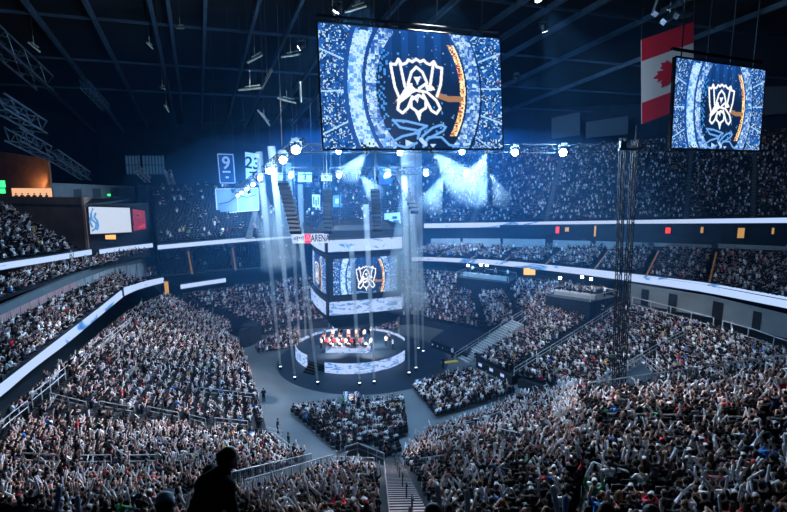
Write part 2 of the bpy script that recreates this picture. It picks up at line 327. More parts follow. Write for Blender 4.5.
m = MB(); m.slab([D(133.5, 226, 78.2), D(144.5, 224, 79.8), D(144.8, 228, 79.8), D(134, 230, 78.2)], (0, -.1, 0)); m.build('band', mat('sign_band', (.4, .02, .05), .5, emit=(.45, .03, .06), es=.5), sg)
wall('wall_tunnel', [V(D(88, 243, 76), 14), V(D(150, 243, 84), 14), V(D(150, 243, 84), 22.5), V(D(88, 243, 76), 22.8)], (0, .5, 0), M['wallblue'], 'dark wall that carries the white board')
# orange doorway under the board, exit lights
def lampbox(name, px, py, d, w, h, mt, label, cat='light'):
    o = empty(name, D(px, py, d)); m = MB(); m.box((0, .12, 0), (w + .12, .16, h + .12)); m.build('housing', M['dark'], o); m = MB(); m.box((0, 0, 0), (w, .1, h)); m.build('lit_panel', mt, o)
    return tag(o, label, cat)
lampbox('lit_doorway', 110.5, 236.5, 77.5, 1.5, .8, M['orange'], 'orange lit doorway under the white video board', 'doorway')
lampbox('lit_suite_opening', 32, 193, 82.5, 6.2, 1.5, mat('suite_glow', (.5, .3, .2), .5, emit=(1, .52, .28), es=.75), 'peach lit suite opening on top of the brown wall, heads before it', 'opening')  # glowing panel stands in for the lit room behind the opening
lampbox('exit_sign', 2, 184, 78, .9, 1.0, M['green'], 'green exit light beside the copper wall', 'exit sign')
lampbox('exit_sign', 2.5, 191, 79, .8, .7, M['green'], 'lower green exit light beside the copper wall', 'exit sign')
lampbox('exit_sign', 109, 195, 97, .5, .4, M['green'], 'tiny green exit light over the terrace doors', 'exit sign')
# windows, column
for i, (x0, x1) in enumerate([(126, 140), (143, 164)]):
    o = tag(empty('window_%d' % (i + 1), D((x0 + x1) / 2, 165, 150)), ['narrow', 'wide'][i] + ' cold blue window with bars high in the far corner', 'window', kind='structure')
    m = MB(); w = (x1 - x0) / F * 150; m.box((0, 0, 0), (w, .2, 5.4)); m.build('pane', M['glowblue'], o)
    m = MB()
    for k in range(int(w / .9) + 1): m.box((-w / 2 + k * .9, -.2, 0), (.16, .16, 5.5))
    m.box((0, -.2, 0), (w, .14, .2)); m.box((0, -.2, 2.7), (w, .2, .3)); m.box((0, -.2, -2.7), (w, .2, .3)); m.build('bar', M['dark'], o)
m = MB(); p = D(143, 180, 94); m.box((p.x, p.y, 18), (1.6, 1.6, 14)); st('column', m, M['wallblue'], 'dark column between the brown box and the far corner', 'column')
# fascia strip and rose drapes on the near side wing
fa = [P(-60, 340, 13.5), P(0, 316, 13.5), P(40, 297.5, 13.5), P(76, 281.5, 13.5), P(110, 269, 13.5), P(147, 263.5, 13.3)]
m = MB()
for i in range(len(fa) - 1):
    p, q = fa[i], fa[i + 1]; m.slab([p, q, V(q, q.z + .95), V(p, p.z + .95)], (-.5, .2, 0))
st('trim_1', m, M['slate'], 'dark grey fascia band over the rose drapes', 'fascia')
cum = [0] + list(np.cumsum([(fa[i + 1] - fa[i]).length for i in range(5)])); nd = 21
for k in range(nd):
    p, q = [polyat(fa, cum, cum[-1] * (k + e) / nd) for e in (.03, .97)]; m = MB(); n = 8
    dv = (q - p); nr = Vector((dv.y, -dv.x, 0)).normalized()
    row = [lerp(p, q, j / n) + nr * (.08 * math.sin(j * PI)) + nr * (.07 if j % 2 else 0) for j in range(n + 1)]
    for j in range(n):
        u, w = row[j], row[j + 1]; m.slab([V(u, 11.4), V(w, 11.4), V(w, 13.55), V(u, 13.55)], -nr * .06)
    tag(m.build('drape_panel', M['pink'] if k < 13 else M['grey']), ('rose' if k < 13 else 'grey') + ' drape panel below the grey fascia, ' + ordn(k) + ' from the picture edge', 'drape', 'drape panels below the grey fascia')
# ------------------------------------------------------------------ ribbon boards
def ribbon(pts, hs, label, mt='ribbon', off=.25, ends=None):
    o = empty('ribbon_board', pts[0]); pts = [Vector(p) for p in pts]; m = MB(); mb = MB()
    for i in range(len(pts) - 1):
        p, q = pts[i] - o.location, pts[i + 1] - o.location; d = q - p; nr = Vector((d.y, -d.x, 0)).normalized()
        if (nr.x * (STAGE.x - pts[i].x) + nr.y * (STAGE.y - pts[i].y)) < 0: nr = -nr
        h0, h1 = hs[i], hs[i + 1]
        m.slab([p, q, V(q, q.z + h1), V(p, p.z + h0)], -nr * .12)
        e = nr * -.13; z0 = Vector((0, 0, -.12)); mb.slab([p + e + z0, q + e + z0, V(q, q.z + h1 + .12) + e, V(p, p.z + h0 + .12) + e], -nr * off)
    mb.build('backing', M['dark'], o); m.build('led_face', M[mt], o)
    return tag(o, label, 'ribbon board', 'LED ribbon boards')
def sub(pts, n=6):
    pts = [Vector(p) for p in pts]; out = []
    for i in range(len(pts) - 1):
        p0, p1, p2, p3 = pts[max(i - 1, 0)], pts[i], pts[i + 1], pts[min(i + 2, len(pts) - 1)]
        for k in range(n):
            t = k / n; out.append(.5 * ((2 * p1) + (-p0 + p2) * t + (2 * p0 - 5 * p1 + 4 * p2 - p3) * t * t + (-p0 + 3 * p1 - 3 * p2 + p3) * t ** 3))
    return out + [pts[-1]]
def rb(px, z, hpx, label, mt='ribbon', n=4):
    pts = [P(x, y, z) for x, y in px]; hs = [h * (p.y) / F * 1.03 for h, p in zip(hpx, pts)]
    s = sub(pts, n); hh = np.interp(np.arange(len(s)) / n, np.arange(len(hs)), hs)
    return ribbon(s, list(hh), label, mt)
rb([(-40, 425), (0, 397), (35, 367.5), (70, 341), (100, 316), (123, 297)], 9, [13, 12.5, 11.5, 10.5, 9, 8], 'long sloping ribbon board over the side bowl')
rb([(125, 295.5), (140, 289), (164, 282.5)], 9.5, [8, 6.5, 5], 'short ribbon board ending at an orange post')
rb([(181, 289), (203, 285.5), (226, 282)], 9, [4.2, 4, 3.8], 'small far ribbon board past the orange post')
rb([(406, 261), (440, 261.3), (500, 265.5), (560, 272), (600, 277), (650, 284), (700, 291.5), (745, 300), (800, 311)], 9, [3.5, 4, 5, 6, 6.8, 8, 9.5, 10.5, 12], 'long curving ribbon board below the club seats', n=3)
rb([(-40, 279), (0, 270), (45, 262.5), (92, 254.5)], 16, [7, 6.5, 5.5, 5], 'near ribbon board below the upper crowd')
rb([(100, 254), (125, 250.5), (153, 247.2)], 16, [4.2, 4, 3.8], 'ribbon board below the white video board')
rb([(158, 249.5), (230, 243), (300, 237.5), (395, 231)], 16, [4, 3.8, 3.6, 3.4], 'far ribbon board below the hanging banners')
rb([(424, 228), (500, 227.3), (600, 226.3), (700, 225.6), (800, 225)], 15.2, [4.2, 4.8, 5.4, 6.4, 7.4], 'straight ribbon board below the upper deck')
o = tag(empty('orange_post', P(166.5, 286, 9)), 'orange lit post at the end of the short ribbon board', 'post'); m = MB(); m.box((0, 0, -.3), (.5, .4, 2.2)); m.build('body', M['amber'], o); m = MB(); m.box((0, 0, .9), (.7, .5, .2)); m.build('cap', M['dark'], o)
# ------------------------------------------------------------------ suite level across the far side
for i, (x0, x1, y0, y1) in enumerate([(431, 460, 246.5, 246.5), (463, 500, 246.5, 246.8), (503, 545, 246.8, 247.5), (553, 590, 247.5, 248.3), (596, 648, 248.5, 250.5), (654, 711, 251, 253.5), (718, 800, 253, 257)]):
    d = [np.interp(x, [430, 600, 800], [110, 100, 86]) for x in (x0, x1)]
    p, q = D(x0, y0, d[0]), D(x1, y1, d[1]); m = MB(); hh = [1.5, 1.5, 1.5, 1.3, 1.3, 1.4, 1.5][i]
    m.slab([p, q, V(q, q.z + hh), V(p, p.z + hh)], (0, .25, 0)); m.slab([V(p, p.z + hh), V(q, q.z + hh), V(q, q.z + hh + .12) , V(p, p.z + hh + .12)], (0, .5, 0))
    st('trim_%d' % (i + 2), m, M['grey'], ORD[i] + ' pale suite balcony front along the club level from the scoreboard', 'balcony')
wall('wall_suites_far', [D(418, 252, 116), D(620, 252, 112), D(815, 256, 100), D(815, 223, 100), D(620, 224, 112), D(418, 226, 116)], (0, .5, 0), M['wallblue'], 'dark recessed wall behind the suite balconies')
for i, (x, y, w, h, mt, lb) in enumerate([(557.5, 230, .7, 1.4, 'redlit', 'small red lamp left of the amber one'), (567, 229.5, .8, .9, 'amber', 'small amber lamp'), (595, 232, .35, 2.6, 'amber', 'thin amber door light'), (668, 230.5, 1.0, 1.2, 'redlit', 'red door light'), (702, 230, .5, 1.2, 'amber', 'amber door light'), (741, 233, 1.3, 2.0, 'amber', 'broad amber doorway'), (773, 231, .4, 1.2, 'amber', 'last amber door light')]):
    lampbox('door_light', x, y, float(np.interp(x, [420, 620, 815], [115, 111, 99])), w, h, M[mt], ['', '', '', '', '', '', ''][i] + ['small red lamp at the suites, first below the straight ribbon board', 'small amber lamp next to the first red suite lamp', 'thin tall amber light in the suites above the club seats', 'red door light in the suites beside the dark masts', 'small amber door light past the red one in the suites', 'broad amber doorway in the suites below the second screen', 'last amber light of the suite row'][i])
# concourse wall behind the balcony rails under the long ribbon
WC = [P(628, 291, 7.4), P(712, 305.5, 7.4), P(800, 328, 7.4)]
for i in (0, 1): wall(['wall_concourse', 'wall_concourse_end'][i], [V(WC[i], 5.5), V(WC[i + 1], 5.5), V(WC[i + 1], 8.7), V(WC[i], 8.7)], (.3, .6, 0), mat('concourse_paint', (.17, .19, .21), .7, noise=.15, nscale=.4), ['pale concourse wall behind the balcony rail next to the masts', 'pale concourse wall behind the balcony rail at the picture edge'][i])
for i, x in enumerate([(641, 648), (668, 676), (712, 722), (752, 760)]):
    m = MB(); p, q = [P(v, np.interp(v, [628, 712, 800], [291, 305.5, 328]), 7.4) for v in x]; p.y -= .15; q.y -= .15
    m.slab([V(p, 5.5), V(q, 5.5), V(q, 8.2), V(p, 8.2)], (0, -.12, 0)); st('door_%d' % (i + 4), m, M['black'], ORD[i] + ' dark opening in the pale concourse wall', 'door')
# ------------------------------------------------------------------ roof
RD = Vector((-.373, 1, -.116)); RN = Vector((-.373, 1, 0)).normalized(); RX = Vector((1, .373, 0)).normalized()
R0 = Vector((0, 0, 62)); NRM = RD.cross(RX).normalized()
def rz(x, y): return 62 - .116 * (Vector((x, y, 0)).dot(RN))
def RP(px, py, drop=0):
    r = ray(px, py); t = NRM.dot(R0 - Vector((0, 0, drop)) - CO) / NRM.dot(r); return CO + r * t
m = MB(); c = [(-170, -30), (190, -30), (190, 190), (-170, 190)]
m.slab([Vector((x, y, rz(x, y) + 1.5)) for x, y in c], (0, 0, .5)); st('ceiling', m, M['roof'], 'dark sloping arena roof deck', 'ceiling')
def beam(p, q, w, h, mt, label, name='roof_beam'):
    m = MB(); d = (q - p).normalized(); s_ = d.cross(Vector((0, 0, 1))).normalized() * (w / 2); u = Vector((0, 0, -h))
    m.slab([p - s_, p + s_, p + s_ + u, p - s_ + u], q - p); return st(name, m, mt, label, 'roof beam')
ribs = [(-95, 60), (-55, 60), (0, 40), (45, 25), (86, 0), (150, 0), (168, 0), (205, 0), (258, 0), (300, 0), (355, 0), (398, 0), (452, 0), (520, 0), (557, 0), (600, 0), (680, 0), (760, 10)]
for i, (x, y) in enumerate(ribs):
    p = RP(x, y, 1); p = p - RD * 30; q = p + RD * 190
    beam(p, q, .5, .9, M['rib'], ordn(i) + ' long steel roof rib counted from the copper wall side')
for i, t in enumerate([30, 52, 74, 96, 118, 140]):
    c = R0 + RD.normalized() * t; c.z -= 1.0; beam(c - RX * 150, c + RX * 190, .3, .4, M['rib'], ordn(i) + ' cross purlin of the roof counted from overhead', 'roof_purlin')
# catwalk trusses lit in the upper left
def truss(p, q, w, mt, name, label, cat='truss', bays=None, r=.06):
    p, q = Vector(p), Vector(q); o = empty(name, p); d = q - p; L = d.length; d.normalize()
    a = Vector((0, 0, 1)) if abs(d.z) < .9 else Vector((1, 0, 0)); x = d.cross(a).normalized(); y = d.cross(x).normalized(); n = bays or max(2, int(L / w))
    cs = [(x * i + y * j) * (w / 2) for i, j in ((-1, -1), (1, -1), (1, 1), (-1, 1))]
    m = MB()
    for c in cs: m.tube([c, c + d * L], r, 5)
    m.build('chord', mt, o); m = MB()
    for k in range(n):
        for j in range(4):
            a0, b0 = (cs[j], cs[(j + 1) % 4]) if k % 2 else (cs[(j + 1) % 4], cs[j])
            m.tube([a0 + d * (L * k / n), b0 + d * (L * (k + 1) / n)], r * .6, 4, cap=False)
    m.build('lacing', mt, o); return tag(o, label, cat)
truss(D(-15, 30, 60), D(45, 83, 75), 2.0, M['dark'], 'catwalk_truss', 'dark catwalk truss high over the copper wall', r=.14)
truss(D(12, 134, 62), D(46, 152, 72), 1.5, M['rib'], 'catwalk_truss', 'dim lighting truss just above the copper wall', r=.1)
truss(D(52, 154, 72), D(86, 176, 84), 1.3, M['rib'], 'catwalk_truss', 'pale lighting bar above the terrace wall', r=.1)
truss(D(-5, 100, 58), D(40, 127, 70), 1.6, M['rib'], 'catwalk_truss', 'dim curved catwalk below the roof ribs', r=.12)
truss(D(84, 84, 85), D(106, 108, 100), 1.2, M['rib'], 'catwalk_truss', 'short dim catwalk near the far windows', r=.1)
truss(D(136, 168, 90), D(148, 180, 96), .9, M['steel'], 'catwalk_truss', 'short lighting bar beside the dark column', r=.08)
truss(D(168, 172, 95), D(178, 202, 104), .9, M['steel'], 'catwalk_truss', 'drooping lighting bar past the dark column', r=.08)
# bright clusters of fixtures under the roof
fx = [((247, 63), (262, 55), 60), ((281, 57), (300, 54), 62), ((262, 88), (272, 70), 64), ((277, 98), (296, 103), 66), ((345, 12), (366, 6), 50), ((238, 90), (262, 88), 70), ((258, 110), (270, 126), 72), ((300, 82), (301, 102), 60), ((663, 22), (676, 13), 48), ((676, 16), (691, 13), 48), ((655, 14), (662, -6), 46), ((335, 15), (330, 8), 52), ((176, 28), (184, 28), 70), ((146, 42), (153, 49), 75), ((160, 87), (165, 89), 80), ((164, 105), (169, 112), 85), ((28, 42), (40, 52), 62)]
fxm = mat('rigging_metal', (.16, .155, .12), .5, .4)
for i, (a, b, d) in enumerate(fx):
    p, q = D(*a, d), D(*b, d + 1.5); o = empty('rigging_fixture', p); L = q - p; m = MB(); w = .32 if i not in (8, 9, 10) else .8
    m.tube([Vector(), L], w * .4, 4); m.tube([L * .5, L * .5 + Vector((0, 0, 1.2))], .06, 4); m.build('body', fxm if i not in (8, 9, 10) else M['steel'], o)
    m = MB(); m.tube([L * .3 + Vector((0, 0, w)), L * .9 + Vector((0, 0, w * 1.2))], .08, 4); m.build('bracket', fxm, o)
    h = Vector((o.location.x, o.location.y, rz(o.location.x, o.location.y) + 1)); m = MB(); m.tube([L * .5 + Vector((0, 0, 1.1)), Vector((L.x * .5, L.y * .5, h.z - p.z))], .03, 4); m.build('hanger', M['dark'], o)
    where = ['beside the thin roof lines', 'by the screen edge, flat yellowish bar', 'hanging steeply mid-cluster', 'lowest flat bar of the cluster', 'behind the top of the big screen', 'long low bar of the cluster', 'lower end of the cluster', 'upright bar beside the big screen', 'blue lit box over the flag', 'second blue lit box over the flag', 'upright blue lit bar over the flag', 'small piece by the big screen top', 'tiny high piece between ribs', 'lower tiny piece between ribs', 'tiny piece further down the ribs', 'last tiny piece down the ribs', 'small white piece on the high catwalk'][i]
    tag(o, 'pale metal rigging fixture under the roof, ' + where, 'fixture', 'rigging fixtures under the roof')
# ------------------------------------------------------------------ LED picture (computed colours, one value per LED cell)
GW, GH = 240, 160
def polyl(s): return [tuple(float(v) for v in p.split(',')) for p in s.split()]
def led_picture():
    s, t = np.meshgrid((np.arange(GW) + .5) / GW, (np.arange(GH) + .5) / GH)   # t from the top
    s = s * 49 / ((1 - s) * 42.6 + s * 49); X, Y = s * 633, t * 400                                                   # picture units
    dx, dy = X - 338, Y - 198
    r = np.sqrt((dx / 155) ** 2 + (dy / 232) ** 2); an = np.arctan2(dy / 232, dx / 155)
    g = np.random.default_rng(3)
    def cells(u, v, k): return g.random(200000)[((np.floor(u).astype(int) * 733 + np.floor(v).astype(int) * 7919 + k) % 200000)]
    c = np.zeros((GH, GW, 3)); deep = np.array([.004, .014, .05]); blue = np.array([.015, .11, .42]); mid = np.array([.05, .27, .72]); wh = np.array([.50, .74, 1.0])
    c[:] = deep
    streak = np.clip(1 - t / .45, 0, 1) * (.5 + .5 * (np.sin(X * .11) > .2)); c += streak[..., None] * np.array([.006, .06, .26])
    c += (np.clip(1 - abs(dx) / 300, 0, 1) * .25)[..., None] * np.array([0, .03, .1])
    left = dx < 0
    n1 = cells(an * 26, r * 16, 1); n2 = cells(X / 7, Y / 7, 5); n3 = cells(X / 4, Y / 4, 9); n4 = cells(X / 13, Y / 13, 11)
    # inner ring
    def put(mask, col): c[mask] = col[mask] if isinstance(col, np.ndarray) and col.ndim == 3 else col
    mixc = lambda a, b, f: a + (b - a) * f[..., None]
    R1 = (r > .92) & (r < 1.16) & (abs(an) > PI * .5) & (abs(abs(an) - PI) < 1.02)
    put(R1, mixc(blue, wh, np.clip(n4 * 1.3 - .25 + (n2 - .5) * .9 - (n3 < .2) * .8 + .25 * (abs(dy) < 100), 0, 1)))
    R1b = (r > .72) & (r < .93) & (n2 > .72) & (abs(abs(an) - PI) < .75) & (dx < 0); put(R1b, mid)
    R2 = (r > 1.24) & (r < 1.56) & left & (abs(dy) < 178 + 20 * n2); put(R2, mixc(mid, wh, np.clip(1.15 - (n4 < .34) * .95 - (n2 < .2) * .7 - (n3 < .2) * .5, 0, 1)))
    R2d = (r > 1.17) & (r < 1.24) & left; put(R2d, np.array([.01, .06, .26])); R2e = (r > 1.56) & (r < 1.66); put(R2e, np.array([.012, .07, .3]))
    O = (r > .97) & (r < 1.09) & ~left & (abs(dy) < 158)
    oc = mixc(np.array([.75, .42, .13]), np.array([.35, .05, .05]), (n2 > .55).astype(float)); oc = mixc(oc, np.array([.95, .82, .5]), ((n3 > .7) | (r > 1.06)).astype(float)); put(O, oc)
    R3 = (r > 1.13) & (r < 1.42) & ~left & (abs(dy) < 200); put(R3, mixc(blue, wh, np.clip(n4 * 1.3 - .25 + (n2 - .5) * .9 - (n3 < .2) * .7, 0, 1)))
    out = r > (1.66); out |= ~left & (r > 1.46)
    put(out, mixc(blue * .35, blue * 1.1, n4)); put(out & (n3 > .74) & (n4 < .6), wh * .9); put(out & (n3 > .93), wh * .9); put(out & (n2 < .16), blue * .4); put(out & (n3 < .003), np.array([.5, .1, .1]))
    for a in np.deg2rad([150, 163, 178, 193, 208, 222, -32, -18, -2, 14, 28, 40]): 
        dd = abs((an - a + PI) % (2 * PI) - PI) * np.hypot(dx, dy); put(out & (dd < 2.0), np.array([.35, .6, .9]))
    put((r < .92) & (n3 > .992), wh * .5); put((r < .9) & (n2 > .985), mid)
    # crest strokes, measured on the picture
    fx_ = lambda x: ((370 + x / 4.456 - 310) * 3.415 - 24) * 1.0
    fy_ = lambda x, y: (((40 + y / 4.456 - 10) * 3.413) - (39 + .098 * ((370 + x / 4.456 - 310) * 3.415 - 22))) / (433 - .098 * ((370 + x / 4.456 - 310) * 3.415 - 22)) * 400
    def stroke(txt, w, col):
        pts = [(fx_(x), fy_(x, y)) for x, y in polyl(txt)]; d = np.full((GH, GW), 1e9)
        for (x0, y0), (x1, y1) in zip(pts, pts[1:]):
            vx, vy = x1 - x0, y1 - y0; k = np.clip(((X - x0) * vx + (Y - y0) * vy) / (vx * vx + vy * vy + 1e-9), 0, 1)
            d = np.minimum(d, np.hypot(X - x0 - k * vx, Y - y0 - k * vy))
        f = np.clip((w - d) / 1.6 + .5, 0, 1); c[:] = c * (1 - f[..., None]) + np.array(col) * f[..., None]
    def fill(txt, col):
        pts = [(fx_(x), fy_(x, y)) for x, y in polyl(txt)]; ins = np.zeros((GH, GW), bool)
        for (x0, y0), (x1, y1) in zip(pts, pts[1:] + pts[:1]):
            cr = ((y0 > Y) != (y1 > Y)) & (X < (x1 - x0) * (Y - y0) / (y1 - y0 + 1e-9) + x0); ins ^= cr
        c[ins] = col
    W = (.95, .97, 1.0); B = (.14, .36, .78)
    stroke('300,245 350,262 400,262', 10, (.33, .17, .09)); stroke('110,270 140,245', 6, (.25, .13, .08))
    for q in ('125,262 104,205 88,105 113,107 125,84 140,108 160,102 170,88 188,97 205,85 224,97 240,90 252,103 268,110 286,96 298,120 322,126 314,195 296,248', '130,92 140,150 150,205', '284,104 268,190 262,212', '205,120 182,142 164,196', '205,120 232,142 252,190 215,214', '165,196 180,196', '116,266 150,235 200,222 250,230 292,268 308,303 290,325 268,312 232,240', '170,240 120,275 113,305 135,322 160,300 182,250', '207,245 176,265 176,297 207,320 242,300 244,264 212,243'): stroke(q, 4.6, W)
    fill('112,268 150,210 172,190 205,222 165,245', W); fill('190,162 224,162 208,196', W); fill('192,318 222,318 212,362', W); fill('192,262 212,252 206,278', W); fill('240,195 280,205 288,222 250,226', W)
    for q in ('100,355 150,358 245,380 205,400 200,415', '90,352 120,385 205,400', '90,470 92,445 130,425 195,411', '215,395 200,435', '95,462 150,476 195,455', '215,440 235,460 225,470', '330,385 310,375 270,388 222,425 218,440', '330,385 318,402 240,440', '225,472 250,430 310,430 345,465 385,470', '45,470 50,440 80,430'): stroke(q, 4.0, B)
    fill('145,440 182,455 145,471', (.45, .62, .95)); fill('256,460 284,460 268,478', (.45, .62, .95)); stroke('215,440 235,462', 7, (.4, .6, .95))
    return c
PIC = led_picture()
def led_grid(name, fn, nx, ny, u0=0, u1=1, v0=0, v1=1, parent=None):
    # fn(u, v) -> local point, u along the picture, v from the top
    vs = [fn(i / nx, j / ny) for j in range(ny + 1) for i in range(nx + 1)]
    fs = [(j * (nx + 1) + i, (j + 1) * (nx + 1) + i, (j + 1) * (nx + 1) + i + 1, j * (nx + 1) + i + 1) for j in range(ny) for i in range(nx)]
    me = bpy.data.meshes.new(name); me.from_pydata(vs, [], fs); me.materials.append(M['led'])
    a = me.color_attributes.new('Col', 'FLOAT_COLOR', 'CORNER')
    ii = np.clip(((u0 + (u1 - u0) * (np.arange(nx) + .5) / nx) * GW).astype(int), 0, GW - 1); jj = np.clip(((v0 + (v1 - v0) * (np.arange(ny) + .5) / ny) * GH).astype(int), 0, GH - 1)
    col = np.ones((ny, nx, 4, 4), np.float32); col[..., :3] = PIC[jj][:, ii][:, :, None, :]
    a.data.foreach_set('color', col.ravel()); o = bpy.data.objects.new(name, me); COL.objects.link(o)
    if parent: o.parent = parent
    return o
def solve_rect(px, width):   # four picture corners of a rectangle -> 3D corners with the given top width
    r = [ray(*p) for p in px]   # TL TR BR BL ; t0 r0 - t1 r1 + t2 r2 - t3 r3 = 0
    A = np.array([[r[1][i], -r[2][i], r[3][i]] for i in range(3)]); b = np.array([r[0][i] for i in range(3)])
    t = np.linalg.solve(A, b); pts = [r[0], r[1] * t[0], r[2] * t[1], r[3] * t[2]]
    k = width / (pts[1] - pts[0]).length; return [CO + p * k for p in pts]
def hung_screen(px, width, label, cables=True):
    q = solve_rect(px, width); print('screen', [tuple(round(v, 1) for v in p) for p in q], (q[0] - q[3]).length, (q[1] - q[0]).normalized().dot((q[0] - q[3]).normalized()))
    c = (q[0] + q[1] + q[2] + q[3]) / 4; q = [p - c for p in q]; o = empty('hanging_screen', c)
    n = (q[1] - q[0]).cross(q[3] - q[0]).normalized()
    if n.dot(CO - c) < 0: n = -n
    led_grid('led_panel', lambda u, v: lerp(lerp(q[0], q[1], u), lerp(q[3], q[2], u), v) + n * .06, GW, GH, parent=o)
    g = [lerp(Vector(), p, 1.006) for p in q]; m = MB(); m.slab(g, -n * .18); m.build('cabinet', M['black'], o)
    m = MB(); g = [lerp(Vector(), p, 1.004) + n * .07 for p in q]
    for i in range(4): m.tube([g[i], g[(i + 1) % 4]], .07, 4)
    m.build('bezel', M['black'], o)
    t0, t1 = q[0] - n * .3, q[1] - n * .3; m = MB(); m.tube([t0 + Vector((0, 0, .6)), t1 + Vector((0, 0, .6))], .12, 5); m.build('hanging_bar', M['drape'], o)
    for f in (.1, .37, .63, .9):
        a = lerp(t0, t1, f); w = a + c; m = MB(); m.tube([a, Vector((a.x, a.y, rz(w.x, w.y) - c.z + 1))], .05, 5); m.build('cable', M['dark'], o)
    return tag(o, label, 'screen', 'hanging video screens')
hung_screen([(317, 22), (499.5, 38.5), (502.5, 149), (323, 149.5)], 16.5, 'large hanging screen with a white crest inside blue rings')
hung_screen([(675, 57), (765, 70), (758.5, 151), (670, 148.5)], 10.5, 'smaller hanging screen with the crest, in front of the flag')
#--SECTION3--
# ------------------------------------------------------------------ centre scoreboard
SB = Vector((-5.6, 75, 0)); PH = math.radians(20); o = empty('scoreboard', (SB.x, SB.y, 8), PH); HS = 5.5
tag(o, 'large four-sided centre scoreboard with screens and lit bands, over the stage', 'scoreboard')
def sq(h, z, bow=.35, n=8):   # bowed square ring at half size h
    out = []
    for s_ in range(4):
        R = Matrix.Rotation(s_ * PI / 2, 3, 'Z')
        for i in range(n):
            u = -1 + 2 * i / n; out.append(R @ Vector((u * h, -h - bow * (1 - u * u), z)))
    return out
def loftring(mb, rings, cap=True):
    n = len(rings[0]); vs = [p for r in rings for p in r]
    mb.add(vs, [(i * n + k, i * n + (k + 1) % n, (i + 1) * n + (k + 1) % n, (i + 1) * n + k) for i in range(len(rings) - 1) for k in range(n)] + ([tuple(range(n - 1, -1, -1)), tuple((len(rings) - 1) * n + k for k in range(n))] if cap else []))
m = MB(); loftring(m, [sq(2.6, -2.6, .1), sq(4.3, -1.6, .2), sq(HS - .1, -.2), sq(HS - .1, .4), sq(HS - .35, 3), sq(HS - .35, 8.6), sq(HS - .1, 9), sq(HS - .1, 10.8), sq(HS - .9, 11), sq(HS - 1.6, 12.4)]); m.build('cabinet', M['black'], o)
def face_pt(k, u, z, h, bow=.35):
    R = Matrix.Rotation(k * PI / 2, 3, 'Z'); w = -1 + 2 * u; return R @ Vector((w * h, -h - bow * (1 - w * w), z))
fn_names = ['front', 'far side', 'rear', 'near side']
for k in range(4):
    led_grid('video_face', lambda u, v: face_pt(k, .07 + .86 * u, 8.1 - 4.9 * v, HS - .25), 150, 96, 0.04, .97, .06, .80, o)
    for nme, z0, z1, h in (('lower_band', .5, 2.35, HS + .02), ('upper_band', 9.1, 10.7, HS + .02)):
        m = MB(); N = 10
        m.add([face_pt(k, .03 + .94 * i / N, z, h) for z in (z0, z1) for i in range(N + 1)], [(i, i + 1, N + 2 + i, N + 1 + i) for i in range(N)])
        m.build(nme, M['ribbonfine' if nme == 'lower_band' else 'ribbonpale'], o)
m = MB(); loftring(m, [sq(HS + .75, 11.1, .5), sq(HS + .75, 12.0, .5), sq(HS + .6, 12.0, .5), sq(HS + .6, 11.1, .5)], False); m.k = 0; ring = m.build('top_ring', M['black'], o)
m = MB()
for x, y in ((-3, -3), (3, -3), (3, 3), (-3, 3)): m.tube([Vector((x, y, 12)), Vector((x * .6, y * .6, 44))], .07, 5)
m.build('cable', M['dark'], o)
asg = empty('arena_sign', D(310.5, 238.5, 66)); ex = (D(328.5, 238.3, 66.3) - D(292.5, 238.8, 65.7)); hw = ex.length / 2; ex.normalize(); nn = Vector((ex.y, -ex.x, 0)).normalized(); up = Vector((0, 0, 1))
sp = lambda u, v, w=0: ex * u + up * v + nn * w
m = MB(); m.slab([sp(-hw, -.6), sp(hw, -.6), sp(hw, .6), sp(-hw, .6)], -nn * .2); m.build('board', mat('sign_white', (.1, .1, .1), .5, emit=(.62, .72, .92), es=.75), asg)
me = text_mesh('ARENA', 1.22, .02); me.materials.append(M['ink']); t = bpy.data.objects.new('lettering', me); COL.objects.link(t); t.parent = asg; t.matrix_local = frame_of(sp(hw * .54, 0, .06), ex, up) @ Matrix.Diagonal((.60, 1, 1, 1))
m = MB(); m.slab([sp(-.75, -.58, .03), sp(.05, -.58, .03), sp(.05, .58, .03), sp(-.75, .58, .03)], nn * .02)
m.build('red_logo', mat('logo_red', (.6, .02, .03), .5, emit=(.85, .05, .06), es=.8), asg)
m = MB()
for a_ in range(3): w_ = Matrix.Rotation(a_ * 2 * PI / 3, 3, nn); m.tube([sp(-.35, 0, .07) + w_ @ (up * .08 + ex * .1), sp(-.35, 0, .07) + w_ @ (up * .34 + ex * .1), sp(-.35, 0, .07) + w_ @ (up * .34 - ex * .1), sp(-.35, 0, .07) + w_ @ (up * .08 - ex * .1)], .035, 4)
m.build('logo_mark', M['flagwhite'], asg)
m = MB()
for k in range(6): m.box(sp(-hw + .22 + .22 * k, .05 * (k % 2), .04), (.12, .04, .34 + .12 * (k % 3)), math.atan2(ex.y, ex.x))
m.build('small_lettering', M['ink'], asg)
for s_ in (-1, 1): m = MB(); m.tube([sp(hw * .8 * s_, .6, -.1), sp(hw * .8 * s_, 20, -.1)], .03, 4); m.build('hanging_wire', M['dark'], asg)
tag(asg, 'white lit sign reading ARENA with a red logo above the scoreboard corner', 'sign')
